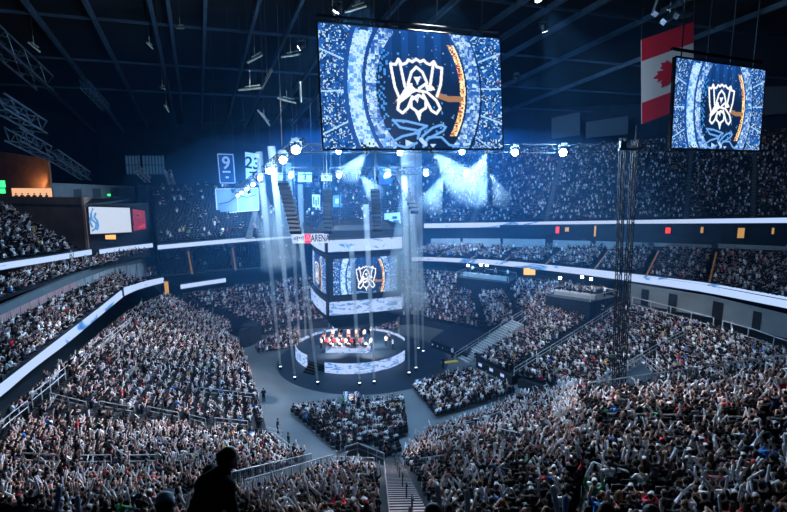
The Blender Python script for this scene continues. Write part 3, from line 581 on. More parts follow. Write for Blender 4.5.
# ------------------------------------------------------------------ round stage with LED fascia
SX, SY, SR = -6.3, 77.0, 8.5
o = empty('round_stage', (SX, SY, .03)); tag(o, 'round raised stage ringed by lit fascia panels', 'stage')
m = MB(); m.lathe((0, 0, 0), [(SR - .15, 0), (SR - .15, 1.0), (SR - .1, 1.08), (.05, 1.08)], 72); m.build('deck', M['apron'], o)
def arc_panel(name, a0, a1, r, z0, z1, mt, par, n=14, th=.1):
    m = MB(); A = [math.radians(a0 + (a1 - a0) * i / n) for i in range(n + 1)]
    rs = [[Vector((rr * math.cos(a), rr * math.sin(a), z)) for a in A] for rr, z in ((r, z0), (r, z1), (r - th, z1), (r - th, z0), (r, z0))]
    vs = [p for w in rs for p in w]; N = n + 1
    m.add(vs, [(i * N + k, i * N + k + 1, (i + 1) * N + k + 1, (i + 1) * N + k) for i in range(4) for k in range(n)]); return m.build(name, mt, par)
arc_panel('led_fascia', 248, 338, SR + .1, .05, 1.55, M['ribbonfine'], o); arc_panel('led_fascia', 190, 226, SR + .1, .05, 1.9, M['ribbonfine'], o); arc_panel('led_fascia', 20, 70, SR + .1, .05, 1.4, M['ribbonfine'], o); arc_panel('led_fascia', 95, 165, SR + .1, .05, 1.4, M['ribbonfine'], o)
m = MB()
for k in range(4): m.box((math.cos(math.radians(237)) * (SR + .5 + .35 * (3 - k) - .3), math.sin(math.radians(237)) * (SR + .5 + .35 * (3 - k) - .3), .12 + .25 * k), (.4, 1.9, .25), math.radians(237))
m.build('steps', M['black'], o)
def stage_desk(x, y, rz_, label):
    o = empty('player_desk', (SX + x, SY + y, 1.11), rz_); m = MB(); m.box((0, 0, .73), (6.6, .85, .06)); m.build('desk_top', M['desk'], o)
    m = MB(); m.box((0, -.42, .36), (6.6, .05, .7)); m.build('front_panel', M['ribbonfine'] if rz_ == 0 else M['redlit'], o)
    for s_ in (-1, 1): m = MB(); m.box((s_ * 3.2, 0, .35), (.08, .75, .7)); m.build('side_panel', M['black'], o)
    return tag(o, label, 'desk')
def screen_box(name, loc, rz_, w, h, mt, label, cat, group=None, z=0):
    o = empty(name, loc, rz_); m = MB(); m.box((0, 0, .12 + h / 2), (w, .05, h)); m.build('housing', M['black'], o)
    m = MB(); m.box((0, .03, .12 + h / 2), (w * .94, .02, h * .92)); m.build('lit_panel', mt, o); m = MB(); m.box((0, -.02, .06), (.08, .06, .14)); m.box((0, -.02, .008), (.26, .2, .015)); m.build('foot', M['black'], o)
    return tag(o, label, cat, group)
scrn = mat('monitor_glow', (.02, .02, .02), .4, emit=(.55, .7, .95), es=.9); scrr = mat('monitor_glow_red', (.02, .02, .02), .4, emit=(.9, .35, .3), es=.9)
STANDERS = []   # (pos, rz, pose, palette, label)
for ti, (x, y, rz_, nmx) in enumerate([(-2.0, 1.6, PI, 'rear'), (-.4, -2.6, 0, 'front')]):
    stage_desk(x, y, rz_, ['long player desk with a red lit panel at the rear of the stage', 'long player desk behind the lit fascia at the stage front'][ti])
    for k in range(5):
        R = Matrix.Rotation(rz_, 3, 'Z'); l = R @ Vector((-2.6 + 1.3 * k, .12 - .25, .765)); b = Vector((SX + x, SY + y, 1.11))
        screen_box('monitor', b + l, rz_, .58, .36, scrn if ti else scrr, 'game monitor on the %s stage desk, %s from the desk end by the steps' % (nmx, ORD[k if ti else 4 - k]), 'monitor', 'game monitors on the %s stage desk' % nmx)
        l = R @ Vector((-2.6 + 1.3 * k, .78, 0)); STANDERS.append((b + l, rz_ + PI, 'desk', ('white', 'red')[ti == 0 and k % 2], 'player in %s shirt seated at the %s stage desk, %s from the steps' % (('red' if ti == 0 and k % 2 else 'white'), nmx, ORD[k if ti else 4 - k])))
        ch = empty('gaming_chair', b + R @ Vector((-2.6 + 1.3 * k, .86, 0)), rz_ + PI); m = MB(); m.box((0, 0, .42), (.5, .5, .1)); m.build('seat', M['black'], ch); m = MB(); m.box((0, -.28, .85), (.5, .1, .85)); m.build('backrest', M['black'], ch); m = MB(); m.tube([(0, 0, .05), (0, 0, .4)], .04); m.lathe((0, 0, 0), [(.3, 0), (.28, .04), (.04, .07)], 10); m.build('base', M['dark'], ch)
        tag(ch, 'black gaming chair at the %s stage desk, %s from the steps' % (nmx, ORD[k if ti else 4 - k]), 'chair', 'gaming chairs on the stage')
for i, (x, y, pal, lb) in enumerate([(5.2, 0, 'white', 'staff member in white standing at the far end of the stage'), (6.2, -1.5, 'white', 'staff member in white near the fascia end on the stage'), (5.6, 2.4, 'grey', 'staff member in grey at the stage edge past the desks'), (-6.6, 1.5, 'black', 'dark clad staff member by the short fascia panel on the stage'), (2.6, 4.6, 'white', 'person in white standing behind the rear player desk'), (0.6, 5.2, 'grey', 'person in grey standing behind the rear player desk'), (-2.6, 5.4, 'black', 'person in black standing behind the rear player desk')]):
    STANDERS.append((Vector((SX + x, SY + y, 1.11)), PI if i > 3 else 1.2 * i, 'stand', pal, lb))
for r_ in range(2):
    for c_ in range(7):
        pal = ['white', 'grey', 'white', 'pink', 'white', 'black', 'cream'][(c_ * 3 + r_) % 7]
        STANDERS.append((Vector((SX - 4.6 + 1.25 * c_, SY + (-1.0, 3.3)[r_], 1.11)), PI + .25 * (c_ - 3), 'stand', pal, '%s clad crew member standing %s, %s from the steps' % (pal, ['between the two stage desks', 'behind the rear stage desk'][r_], ORD[c_])))
# floor monitors with the crest pattern
def floor_board(px, w, label):
    q = [P(px[3][0], px[3][1], .15), P(px[2][0], px[2][1], .15)]; c = (q[0] + q[1]) / 2; o = empty('floor_monitor', c); e = (q[1] - q[0]) / 2; up = Vector((0, .35, 1)).normalized() * w
    led_grid('led_panel', lambda u, v: lerp(-e, e, u) + up * (1 - v) + Vector((0, -.06, 0)), 40, 24, .05, .95, .05, .8, o)
    m = MB(); m.slab([-e * 1.05, e * 1.05, e * 1.05 + up * 1.03, -e * 1.05 + up * 1.03], (0, .25, 0)); m.build('cabinet', M['black'], o)
    m = MB(); m.box((0, .35, .2), (e.length * 1.6, .5, .4)); m.build('foot', M['black'], o); tag(o, label, 'screen')
floor_board([(0, 0), (0, 0), (359, 401), (343, 401)], 1.15, 'lit floor monitor standing between the stage and the floor crowd')
floor_board([(0, 0), (0, 0), (427, 387), (415, 390)], 1.25, 'lit floor monitor turned beside the walkway past the stage')
# camera stand at the apron, small platform (second stage)
def box_thing(name, pts, h, mt, label, cat, extra=None):
    p = [Vector(q) for q in pts]; c = sum(p, Vector()) / len(p); o = empty(name, c); m = MB(); m.slab([q - c for q in p], (0, 0, -h)); m.build('base', mt, o)
    m = MB(); m.slab([(q - c) * 1.01 + Vector((0, 0, .03)) for q in p], (0, 0, -.1)); m.build('deck', extra or M['apron'], o); return tag(o, label, cat)
box_thing('small_platform', [P(431, 340, 1.2), P(453, 324, 1.2), (P(492, 334, 1.2)), P(467, 353, 1.2)], 1.2, M['black'], 'dark diamond shaped platform on the floor beside the round stage', 'platform')
for i in range(6):
    p = lerp(P(431, 343, .6), P(464, 354, .6), (i + .5) / 6); o = empty('platform_light', p + Vector((-.15, -.15, 0))); m = MB(); m.box((0, 0, 0), (.35, .2, .35)); m.build('housing', M['dark'], o); m = MB(); m.box((-.05, -.1, 0), (.25, .08, .25)); m.build('lens', M['clapper'], o)
    tag(o, 'small pale square on the dark platform side, %s from the stage' % ORD[i], 'light', 'pale squares on the platform side')
# steps strip up along the raised block, front squares, yellow mark
def stairs(name, a, b, w, n, mt, label, nos=None):
    a, b = Vector(a), Vector(b); d = b - a; h = math.hypot(d.x, d.y); rz_ = math.atan2(d.y, d.x) - PI / 2; m = MB()
    for k in range(n):
        p = lerp(a, b, (k + .5) / n); zt = a.z + d.z * (k + 1) / n; hh = d.z / n + .5
        m.k = 0; m.box((p.x, p.y, zt - hh / 2), (w, h / n, hh), rz_)
        if nos: m.k = 1; q = p - Vector((d.x, d.y, 0)) / n * .46; m.box((q.x, q.y, zt), (w * .99, .08, .03), rz_)
    return tag(m.build(name, [mt, nos] if nos else mt), label, 'stair', kind='structure')
stairs('aisle_stair', P(463, 361, .1), P(518, 322, 4.6), 2.6, 22, M['grey'], 'wide pale grey stair climbing beside the raised block', M['white'])
pa, pb = P(402, 459, .3), P(414, 530, 15)
PALE = stairs('pale_stair', P(392, 461, .6), P(415, 541, 16.1), 1.5, 46, M['stair'], 'pale rose concrete stair running down between the two lower blocks', M['step'])
PALE2 = stairs('aisle_stair', P(322, 465, .6), lerp(P(322, 465, .6), P(106, 539, 15.4), .68), 1.8, 30, M['concrete'], 'grey stair beside the balustered fence')
o = tag(empty('floor_mark', P(451, 362, .03)), 'yellow mark at the foot of the wide grey stair', 'floor mark'); m = MB(); m.box((0, 0, .05), (2.0, .7, .1), .35); m.build('body', M['yellow'], o)
for i, (x, y) in enumerate([(482, 364.5), (493, 369.5), (504, 375)]):
    p = P(x, y, .75) ; v = (P(512, 377, .7) - P(476, 359, .7)).normalized(); nr = Vector((v.y, -v.x, 0)).normalized(); 
    o = empty('led_tile', p + nr * .25, math.atan2(v.y, v.x)); m = MB(); m.box((0, 0, 0), (.8, .12, .55)); m.build('frame', M['black'], o); m = MB(); m.box((0, -.07, 0), (.7, .04, .45)); m.build('led_face', M['ribbonfine'], o)
    tag(o, 'small blue lit tile on the raised block front wall, %s from the stair' % ORD[i], 'sign', 'lit tiles on the raised block front')
wall('wall_block_front', [P(474, 362, 0) , P(512, 381, 0), V(P(512, 381, 0), 1.5), V(P(474, 362, 0), 1.5)], (.1, .2, 0), M['black'], 'black front wall of the raised block')
# ------------------------------------------------------------------ press platforms with black drapes
def platform(name, px, zt, hb, label):
    p = [P(x, y, zt) for x, y in px]; c = sum(p, Vector()) / 4; o = empty(name, c); m = MB(); m.slab([q - c for q in p], (0, 0, -.2)); m.build('deck', M['concrete'], o)
    m = MB(); g = [(q - c) * 1.01 for q in p]
    for i in range(4):
        a, b = g[i], g[(i + 1) % 4]; n = 14; nn = Vector((b.y - a.y, a.x - b.x, 0)).normalized()
        pts = [lerp(a, b, k / n) + nn * (.08 if k % 2 else 0) for k in range(n + 1)]
        for k in range(n): m.quad(pts[k], pts[k + 1], pts[k + 1] + Vector((0, 0, -hb)), pts[k] + Vector((0, 0, -hb)))
    m.build('skirt_drape', M['drape'], o); m = MB()
    for i in range(4): a, b = g[i], g[(i + 1) % 4]; m.tube([a + Vector((0, 0, 1)), b + Vector((0, 0, 1))], .05, 4); m.tube([a, a + Vector((0, 0, 1))], .05, 4)
    m.build('guard_rail', M['railm'], o); return tag(o, label, 'platform'), p
T1, q1 = platform('press_platform', [(457, 277), (508, 283), (516, 278), (470, 272)], 8.0, 4.2, 'black draped press platform under the ribbon board, farther one')
T2, q2 = platform('press_platform', [(546, 295.5), (590, 302), (618, 296), (566, 290)], 7.7, 4.6, 'black draped press platform beside the dark masts')
def press_desk(p, q, w, label):
    d = q - p; o = empty('press_desk', (p + q) / 2, math.atan2(d.y, d.x)); L = d.length; m = MB(); m.box((0, 0, .74), (L, w, .06)); m.build('desk_top', M['table'], o)
    m = MB(); m.box((0, -w / 2, .38), (L, .04, .68)); m.build('front_panel', M['grey'], o)
    for s_ in (-1, 1): m = MB(); m.box((s_ * (L / 2 - .1), 0, .36), (.06, w * .9, .72)); m.build('leg', M['dark'], o)
    return tag(o, label, 'desk')
for pi, (q, nmx) in enumerate(((q1, 'farther'), (q2, 'nearer'))):
    a, b = lerp(q[0], q[3], .3), lerp(q[1], q[2], .3); press_desk(lerp(a, b, .06), lerp(a, b, .94), .8, 'long pale press desk on the %s draped platform' % nmx)
    for k in range(4):
        p = lerp(a, b, .15 + .23 * k); ang = math.atan2((b - a).y, (b - a).x)
        screen_box('monitor', p + Vector((0, 0, .775)), ang, .6, .36, scrn, 'lit monitor on the press desk of the %s platform, %s from its stage side end' % (nmx, ORD[k]), 'monitor', 'monitors on the press desks')
        r = lerp(lerp(q[0], q[3], .75), lerp(q[1], q[2], .75), .12 + .25 * k); STANDERS.append((r, math.atan2(STAGE.x - r.x, r.y - STAGE.y) + PI, 'stand', ['white', 'black', 'grey', 'white'][(k + pi) % 4], '%s clad crew member standing on the %s press platform, %s from the stage' % (['white', 'black', 'grey', 'white'][(k + pi) % 4], nmx, ORD[k])))
def work_lamp(px, py, z, h, label):
    p = P(px, py, z); o = empty('work_lamp', (p.x, p.y, z - h)); m = MB(); m.tube([(0, 0, .1), (0, 0, h)], .03); m.build('pole', M['dark'], o)
    m = MB(); 
    for a in range(3): m.tube([(0, 0, .35), (.5 * math.cos(a * 2.1), .5 * math.sin(a * 2.1), 0)], .025, 5)
    m.build('tripod', M['dark'], o); m = MB(); m.box((0, .1, h), (.55, .2, .45)); m.build('lamp_head', M['black'], o); m = MB(); m.box((0, -.02, h), (.45, .05, .36)); m.build('lens', M['lenswarm'], o); return tag(o, label, 'lamp', 'work lamps on the press platforms')
for i, (x, y, z, h) in enumerate([(468, 265.5, 10.2, 2.2), (481, 264.8, 10.3, 2.3), (487, 265.5, 10.1, 2.1), (560, 277.8, 10.3, 2.6), (582, 277, 10.4, 2.7), (591, 279, 10.1, 2.4)]): work_lamp(x, y, z, h, 'bright work lamp on a stand, %s along the %s press platform' % (ORD[i % 3], ['farther', 'nearer'][i // 3]))
lampbox('lit_booth', 529.5, 271.5, 99, 2.2, 1.3, M['orange'], 'orange lit booth window between the two press platforms', 'booth')
# ------------------------------------------------------------------ retired number banners and flag
def banner(px, d, mt, label, txt=None, tcol='white', border=None, name='hanging_banner', sub_=None, d2=None):
    q = [D(x, y, d if i in (0, 3) else (d2 or d)) for i, (x, y) in enumerate(px)]; c = sum(q, Vector()) / 4; q = [p - c for p in q]; o = empty(name, c)
    n = 10; ex = (q[1] - q[0]); nr = Vector((ex.y, -ex.x, 0)).normalized(); m = MB()
    pt = lambda u, v, e: lerp(lerp(q[0], q[1], u), lerp(q[3], q[2], u), v) + nr * (.05 * math.sin(u * 9) * v + e)
    for side in (.02, -.02): m.add([pt(i / n, j / n, side) for j in range(n + 1) for i in range(n + 1)], [(j * (n + 1) + i, j * (n + 1) + i + 1, (j + 1) * (n + 1) + i + 1, (j + 1) * (n + 1) + i) for j in range(n) for i in range(n)])
    m.build('cloth', mt, o); W_ = ex.length; H_ = (q[0] - q[3]).length; up = (q[0] - q[3]).normalized()
    m = MB(); m.tube([q[0], q[1]], .07, 5); m.build('top_rod', M['dark'], o)
    m = MB(); w = c
    for e in (q[0], q[1]): m.tube([e, Vector((e.x, e.y, rz(e.x + c.x, e.y + c.y) - c.z + 1))], .025, 4)
    m.build('hanging_wire', M['dark'], o)
    if border:
        m = MB(); g = [lerp(Vector(), p, .93) + nr * .09 for p in q]
        for i in range(4): m.tube([g[i], g[(i + 1) % 4]], .07, 4)
        m.build('border', border, o)
    if txt:
        for s_, (tx, sz, yy) in enumerate(txt):
            me = text_mesh(tx, sz * H_, .01); me.materials.append(M[tcol]); t = bpy.data.objects.new('lettering', me); COL.objects.link(t); t.parent = o; t.matrix_local = frame_of(pt(.5, yy, .12), ex, up)
    if sub_: sub_(o, q, nr, pt, W_, H_)
    return tag(o, label, 'banner', 'banners hanging over the far seats')
def small_lines(o, q, nr, pt, W_, H_):
    for yy, ws in ((.6, .5), (.78, .2)):
        m = MB(); n = 5
        for k in range(n): m.slab([pt(.5 + ws * ((k + a) / n - .5), yy + b, .1) for a, b in ((.1, -.03), (.8, -.03), (.8, .03), (.1, .03))], nr * .02)
        m.build('small_lettering', M['white'], o)
def block_mark(colr, rects):
    def f(o, q, nr, pt, W_, H_):
        m = MB()
        for u0, u1, v0, v1 in rects: m.slab([pt(u0, v0, .1), pt(u1, v0, .1), pt(u1, v1, .1), pt(u0, v1, .1)], nr * .02)
        m.build('mark', M[colr], o)
    return f
banner([(217, 153), (233.5, 153.5), (236, 184), (220, 184)], 88, M['navy'], 'navy banner with a white number 9 and pale border', [('9', .56, .33)], 'flagwhite', M['flagwhite'], sub_=small_lines)
banner([(245, 151.5), (259, 153.5), (261.5, 178.5), (246, 179.5)], 90, M['white'], 'white banner with a dark number 23', [('23', .58, .42)], 'ink', None, sub_=block_mark('ink', [(.25, .75, .72, .78), (.44, .56, .78, .97)]))
def two_panel(o, q, nr, pt, W_, H_):
    m = MB()
    for a, b in (((0, 0), (1, 0)), ((1, 0), (1, 1)), ((1, 1), (0, 1)), ((0, 1), (0, 0)), ((.5, 0), (.5, 1))): m.tube([pt(*a, .1), pt(*b, .1)], .1, 4)
    m.build('border', M['white'], o)
    m = MB(); m.tube([pt(.05, .62, .1), pt(.3, .55, .12), pt(.47, .35, .1)], .07, 4); m.tube([pt(.55, .3, .1), pt(.75, .4, .12), pt(.95, .3, .1)], .07, 4); m.slab([pt(.36, .02, .1), pt(.46, .02, .1), pt(.43, .18, .1), pt(.38, .18, .1)], nr * .02); m.build('drawing', M['navy'], o)
banner([(215.5, 189), (258, 188), (259, 210), (217.5, 213.5)], 92, mat('banner_pale', (.30, .42, .58), .8), 'wide pale blue two panel banner below the number banners', sub_=two_panel)
banner([(298, 172), (312, 172), (312, 182), (298, 182)], 84, M['white'], 'white banner with a dark number 3 beside the truss lights', [('3', .8, .5)], 'ink')
banner([(271, 172), (283, 172.5), (283.5, 182), (272, 182)], 86, M['white'], 'small white banner behind the line of truss lights', [('2', .7, .5)], 'ink')
banner([(312, 194), (320, 194.5), (320, 207.5), (312.5, 207)], 86, M['white'], 'narrow white banner with dark arrow shape beside a dark speaker', sub_=block_mark('ink', [(.15, .3, .2, .8), (.42, .58, .4, .9), (.7, .85, .2, .8)]))
banner([(321, 173), (332, 173), (332, 181), (321, 181)], 92, M['white'], 'small white banner under the big screen', sub_=block_mark('ink', [(.3, .7, .4, .6)]))
banner([(333, 195), (341, 195), (341, 207), (333, 207)], 95, mat('banner_blue', (.12, .28, .5), .8), 'small blue banner between the hanging speakers', sub_=block_mark('white', [(.3, .7, .3, .7)]))
banner([(384, 213), (400, 212), (401, 225), (385, 226)], 100, M['white'], 'pale banner just above the scoreboard corner', sub_=block_mark('navy', [(.1, .3, .5, .8), (.5, .8, .3, .5), (.55, .9, .6, .9)]))
banner([(379, 170), (392, 170), (392, 184), (379, 184)], 104, M['navy'], 'dark navy banner behind the stage lights', sub_=block_mark('white', [(.35, .65, .25, .6)]))
# vertical Canadian flag with a leaf lying on its side
def flag(o, q, nr, pt, W_, H_):
    leaf = [(0, 1), (.17, .70), (.35, .78), (.28, .38), (.50, .60), (.55, .47), (.80, .52), (.72, .28), (.82, .20), (.45, -.12), (.50, -.27), (.06, -.20), (.05, -.60)]
    pts = leaf + [(-x, y) for x, y in reversed(leaf[1:])]
    m = MB(); vs = [pt(.52 - y * .33 , .5 + x * .19, .16) for x, y in pts]; c = pt(.52, .5, .16); n = len(vs); m.add(vs + [c], [(i, (i + 1) % n, n) for i in range(n)]); m.build('maple_leaf', M['red'], o)
    for v0, v1 in ((0, .25), (.745, 1)):
        m = MB(); k = 10; m.add([pt(i / k, v, .08) for v in (v0, v1) for i in range(k + 1)], [(i, i + 1, k + 2 + i, k + 1 + i) for i in range(k)]); m.build('red_band', M['red'], o)
banner([(641, 40), (693, 22), (694, 104), (641.5, 124)], 70, M['flagwhite'], 'red and white flag with a maple leaf, partly behind the smaller screen', name='national_flag', sub_=flag, d2=74)['group'] = 'flags'
# ------------------------------------------------------------------ hanging speakers
def line_array(x0, y0, x1, y1, d, n, w, label):
    a, b = D(x0, y0, d), D(x1, y1, d); o = empty('line_array_speaker', a); L = b - a
    for k in range(n):
        t = k / n; bow = Vector((0, -1.2 * t * t, 0)); c = L * (t + .5 / n) + bow; m = MB(); R = Matrix.Rotation(-.7 * t, 3, 'X'); m.box(c, (w, .7, L.length / n * .9), R=R); m.build('speaker_box', M['black'], o)
    m = MB(); m.tube([(0, 0, 0), (0, 0, rz(a.x, a.y) - a.z + 1)], .05, 4); m.box((0, 0, .1), (w, .9, .12)); m.build('hanger', M['dark'], o); tag(o, label, 'speaker', 'hanging line array speakers')
line_array(283, 182, 298, 232, 60, 12, 1.25, 'long dark line array speaker left of the scoreboard top'.replace('left of', 'below the truss lights, beside'))
line_array(327, 190, 329, 232, 66, 10, 1.0, 'dark line array speaker hanging behind the narrow white banner')
line_array(375, 190, 378, 230, 64, 10, 1.1, 'dark line array speaker hanging over the scoreboard front')
line_array(398, 172, 415, 212, 68, 10, 1.0, 'dark line array speaker beside the bright light shaft')
# ------------------------------------------------------------------ dark masts
truss(P(615, 389, 6), D(623, 138, 48), .42, M['black'], 'lattice_mast', 'tall black lattice mast, the one nearer the stage', 'mast', 40, .05)
truss(P(622, 387, 6), D(635, 140, 48), .42, M['black'], 'lattice_mast', 'tall black lattice mast, the one nearer the smaller screen', 'mast', 40, .05)
o = tag(empty('mast_crossbar', D(628, 149, 48)), 'black crossbar with gear joining the tops of the two masts', 'crossbar'); m = MB(); m.box((0, 0, 0), (1.7, .3, .25)); m.box((-.5, 0, .4), (.5, .4, .6)); m.build('body', M['black'], o); m = MB(); m.tube([(.6, 0, .1), (.6, 0, 2)], .04); m.build('pole', M['black'], o)
# ------------------------------------------------------------------ vomitory landing in front of the long fence
ld = [P(592, 395, 5.9), P(615, 394, 5.9), P(668, 387, 5.9), P(641, 362, 5.9)]
m = MB(); m.slab(ld, (0, 0, -5.9)); st('floor_landing', m, M['concrete'], 'pale landing of the stair tunnel in front of the long fence', 'landing')
# ------------------------------------------------------------------ rails
RAILS3 = []
def rail(pts, label, h=1.0, step=1.5, bars=(1.0, .55), r=.045, mt='railm', balusters=0, name='handrail', panel=None):
    pts = [Vector(p) for p in pts]; o = empty(name, pts[0]); b = pts[0]; loc = [p - b for p in pts]
    for a_, b_ in zip(pts, pts[1:]): RAILS3.append((a_, b_, h))
    m = MB()
    for f in bars: m.tube([p + Vector((0, 0, h * f)) for p in loc], r, 5)
    m.build('rail_bar', M[mt], o)
    cum = [0] + [float(x) for x in np.cumsum([(loc[i + 1] - loc[i]).length for i in range(len(loc) - 1)])]; n = max(1, round(cum[-1] / step))
    for k in range(n + 1):
        p = polyat(loc, cum, cum[-1] * k / n); m = MB(); m.tube([p, p + Vector((0, 0, h))], r * 1.1, 5); m.build('post', M[mt], o)
    if balusters:
        m = MB(); nb = int(cum[-1] / balusters)
        for k in range(nb): p = polyat(loc, cum, cum[-1] * k / nb); m.tube([p + Vector((0, 0, .08)), p + Vector((0, 0, h * .97))], r * .45, 4, cap=False)
        m.build('baluster_row', M[mt], o)
    if panel:
        m = MB()
        for i in range(len(loc) - 1): m.slab([loc[i], loc[i + 1], loc[i + 1] + Vector((0, 0, h * .9)), loc[i] + Vector((0, 0, h * .9))], (0, .04, 0))
        m.build('panel', M[panel], o)
    return tag(o, label, 'handrail')
def srail(px, label, **k):
    q = [S(x, y) for x, y in px]
    return rail(q, label, **k)
for i, (a, b) in enumerate([((25, 468), (60, 470)), ((80, 470), (112, 469)), ((130, 469), (158, 468)), ((177, 468), (199, 466))]): srail([a, b], 'pale two-bar handrail crossing the corner block, %s from the picture edge' % ORD[i], step=1.8, h=1.1)['group'] = 'handrails across the corner block'
for i, (a, b) in enumerate([((51, 403), (87, 412)), ((100, 411), (135, 417)), ((148, 416), (179, 422)), ((190, 424), (206, 428)), ((200, 396), (256, 402)), ((215, 427), (248, 430)), ((250, 432), (283, 440))]): srail([a, b], 'pale handrail halfway up the side bowl, ' + ['directly under the ribbon board end', 'second after the ribbon board', 'third after the ribbon board', 'short one past the third', 'long one reaching the floor edge', 'lower one above the walkway', 'lowest one beside the walkway'][i], step=1.8)['group'] = 'handrails in the side bowl'
rail([P(-8, 446, 7.4), P(12, 428, 7.4), P(29, 414, 7.4)], 'pale rail under the ribbon board at the picture edge', h=1.2); rail([P(33, 408, 7.4), P(50, 394, 7.4), P(66, 380, 7.4)], 'pale framed rail under the sloping ribbon board', h=1.3); rail([P(104, 347, 7.4), P(118, 336, 7.4), P(131, 326, 7.4)], 'pale rail under the upper part of the sloping ribbon board')
srail([(274, 442), (283, 449), (291, 456)], 'short pale rail at the foot of the corner block'); 
fl = [P(128 + 15, 538, 16.3), P(205, 509, 9.5), P(262, 486, 4.3), P(325, 466, .9)]
fa_ = lerp(P(322, 465, .6), P(106, 539, 15.4), .68); fb_ = P(322, 465, .6); sd = (fb_ - fa_); sd = Vector((-sd.y, sd.x, 0)).normalized()
for s_, lb in ((-1.0, 'balustered stair fence on the camera side of the grey stair'), (1.0, 'balustered stair fence on the far side of the grey stair')): rail([lerp(fa_, fb_, t) + sd * s_ for t in (0, .25, .5, .75, 1)], lb, h=1.1, step=2.2, balusters=.32, name='stair_fence', bars=(1.0, .1))
rail([P(331, 467, 1.2), P(352, 467, 1.2), P(374, 468, 1.2)], 'pale front rail of the block next to the stair fence', step=2)
rail([P(345, 459, 0), P(358, 455, 0), P(373, 461, 0), P(384, 466, .5)], 'dark panelled railing with a pale top at the stair foot', h=1.3, panel='slate', step=1.2)
for k in range(7):
    p = lerp(P(392, 461, .6), P(415, 541, 16.1), .12 + .13 * k); o = empty('stair_post', p + Vector((.1, 0, .1))); m = MB(); m.tube([(0, 0, 0), (0, 0, 1.0)], .035, 6); m.build('post', M['black'], o); m = MB(); m.tube([(0, 0, 1.0), (.03, -.5, 1.15)], .035, 6); m.build('grip', M['black'], o); tag(o, 'thin black post on the pale rose stair, %s from the floor' % ORD[k], 'post', 'black posts on the pale stair')
for i, (a, b) in enumerate([((607, 428), (620, 428)), ((635, 429), (647, 429)), ((662, 430), (678, 430)), ((693, 432), (709, 432)), ((727, 433), (745, 433)), ((766, 435), (786, 436)), ((592, 482), (606, 488)), ((617, 489), (636, 496)), ((657, 500), (673, 506)), ((440, 437), (474, 430)), ((480, 428), (500, 420)), ((420, 470), (446, 468)), ((500, 440), (520, 446))]): srail([a, b], 'pale looped aisle rail, ' + (('%s of the six below the long fence' % ORD[i]) if i < 6 else ['first of three near the front heads', 'middle of three near the front heads', 'last of three near the front heads', 'beside the floor seats', 'beside the grey walkway end', 'just beside the pale rose stair', 'alone in the middle of the block'][i - 6]), step=1.3, h=.9)['group'] = 'looped rails in the near block'
rail([P(587, 397, 11), P(640, 389, 11.5), P(690, 382, 12), P(740, 375, 12.5), P(787, 368, 13), P(860, 358, 13.6)], 'long pale fence along the front of the near block', h=1.1, step=1.6, balusters=.35, name='long_fence', bars=(1, .1))
rail([P(632, 305, 6.6), P(670, 315, 6.6), P(713, 327, 6.6)], 'panelled balcony rail under the ribbon board, next to the masts', h=1.3, step=3.2, bars=(1, .12), r=.08); rail([P(722, 330, 6.6), P(755, 340, 6.6), P(800, 357, 6.6)], 'panelled balcony rail under the ribbon board, at the picture edge', h=1.3, step=3.2, bars=(1, .12), r=.08)
rail([P(514, 376, 1.6), P(556, 350, 3.2), P(600, 322, 5.3), P(620, 309, 6.4)], 'long aisle rail between the raised block and the wide block', h=1.1, step=2.4)
rail([P(455, 360, .2), P(488, 339, 2.2), P(522, 317, 4.6)], 'aisle rail on the platform side of the wide grey stair', h=1.1, step=2.2); rail([P(473, 361, .4), P(500, 342, 2.4), P(527, 322, 4.6)], 'aisle rail on the crowd side of the wide grey stair', h=1.1, step=2.2)
srail([(640, 362), (664, 348), (684, 338)], 'short aisle rail beyond the masts in the wide block', h=1.1, step=2)
rail([P(592, 393, 6), P(615, 378, 6), P(641, 363, 6)], 'pale rail on the far side of the tunnel landing', h=1.1, step=1.6, balusters=.4); rail([P(641, 363, 6), P(652, 373, 6), P(664, 383, 6)], 'pale rail closing the end of the tunnel landing', h=1.1)
o = tag(empty('black_cube', P(250, 343, 0)), 'big black draped box beside the far floor seats', 'box'); m = MB(); m.slab([P(x, y, 0) - o.location for x, y in ((240, 349), (251, 346), (262, 332 + 8), (250, 338))], (0, 0, 3)); m.build('body', M['drape'], o); m = MB(); m.box((0, 0, 3.05), (2.2, 2.2, .1)); m.build('lid', M['black'], o)
lampbox('painted_aisle_light', 217.5, 314, 89, 2.0, 1.0, M['clapper'], 'pale lit panel at the aisle mouth of the far corner', 'sign')  # plain pale panel stands in for the light at the aisle mouth
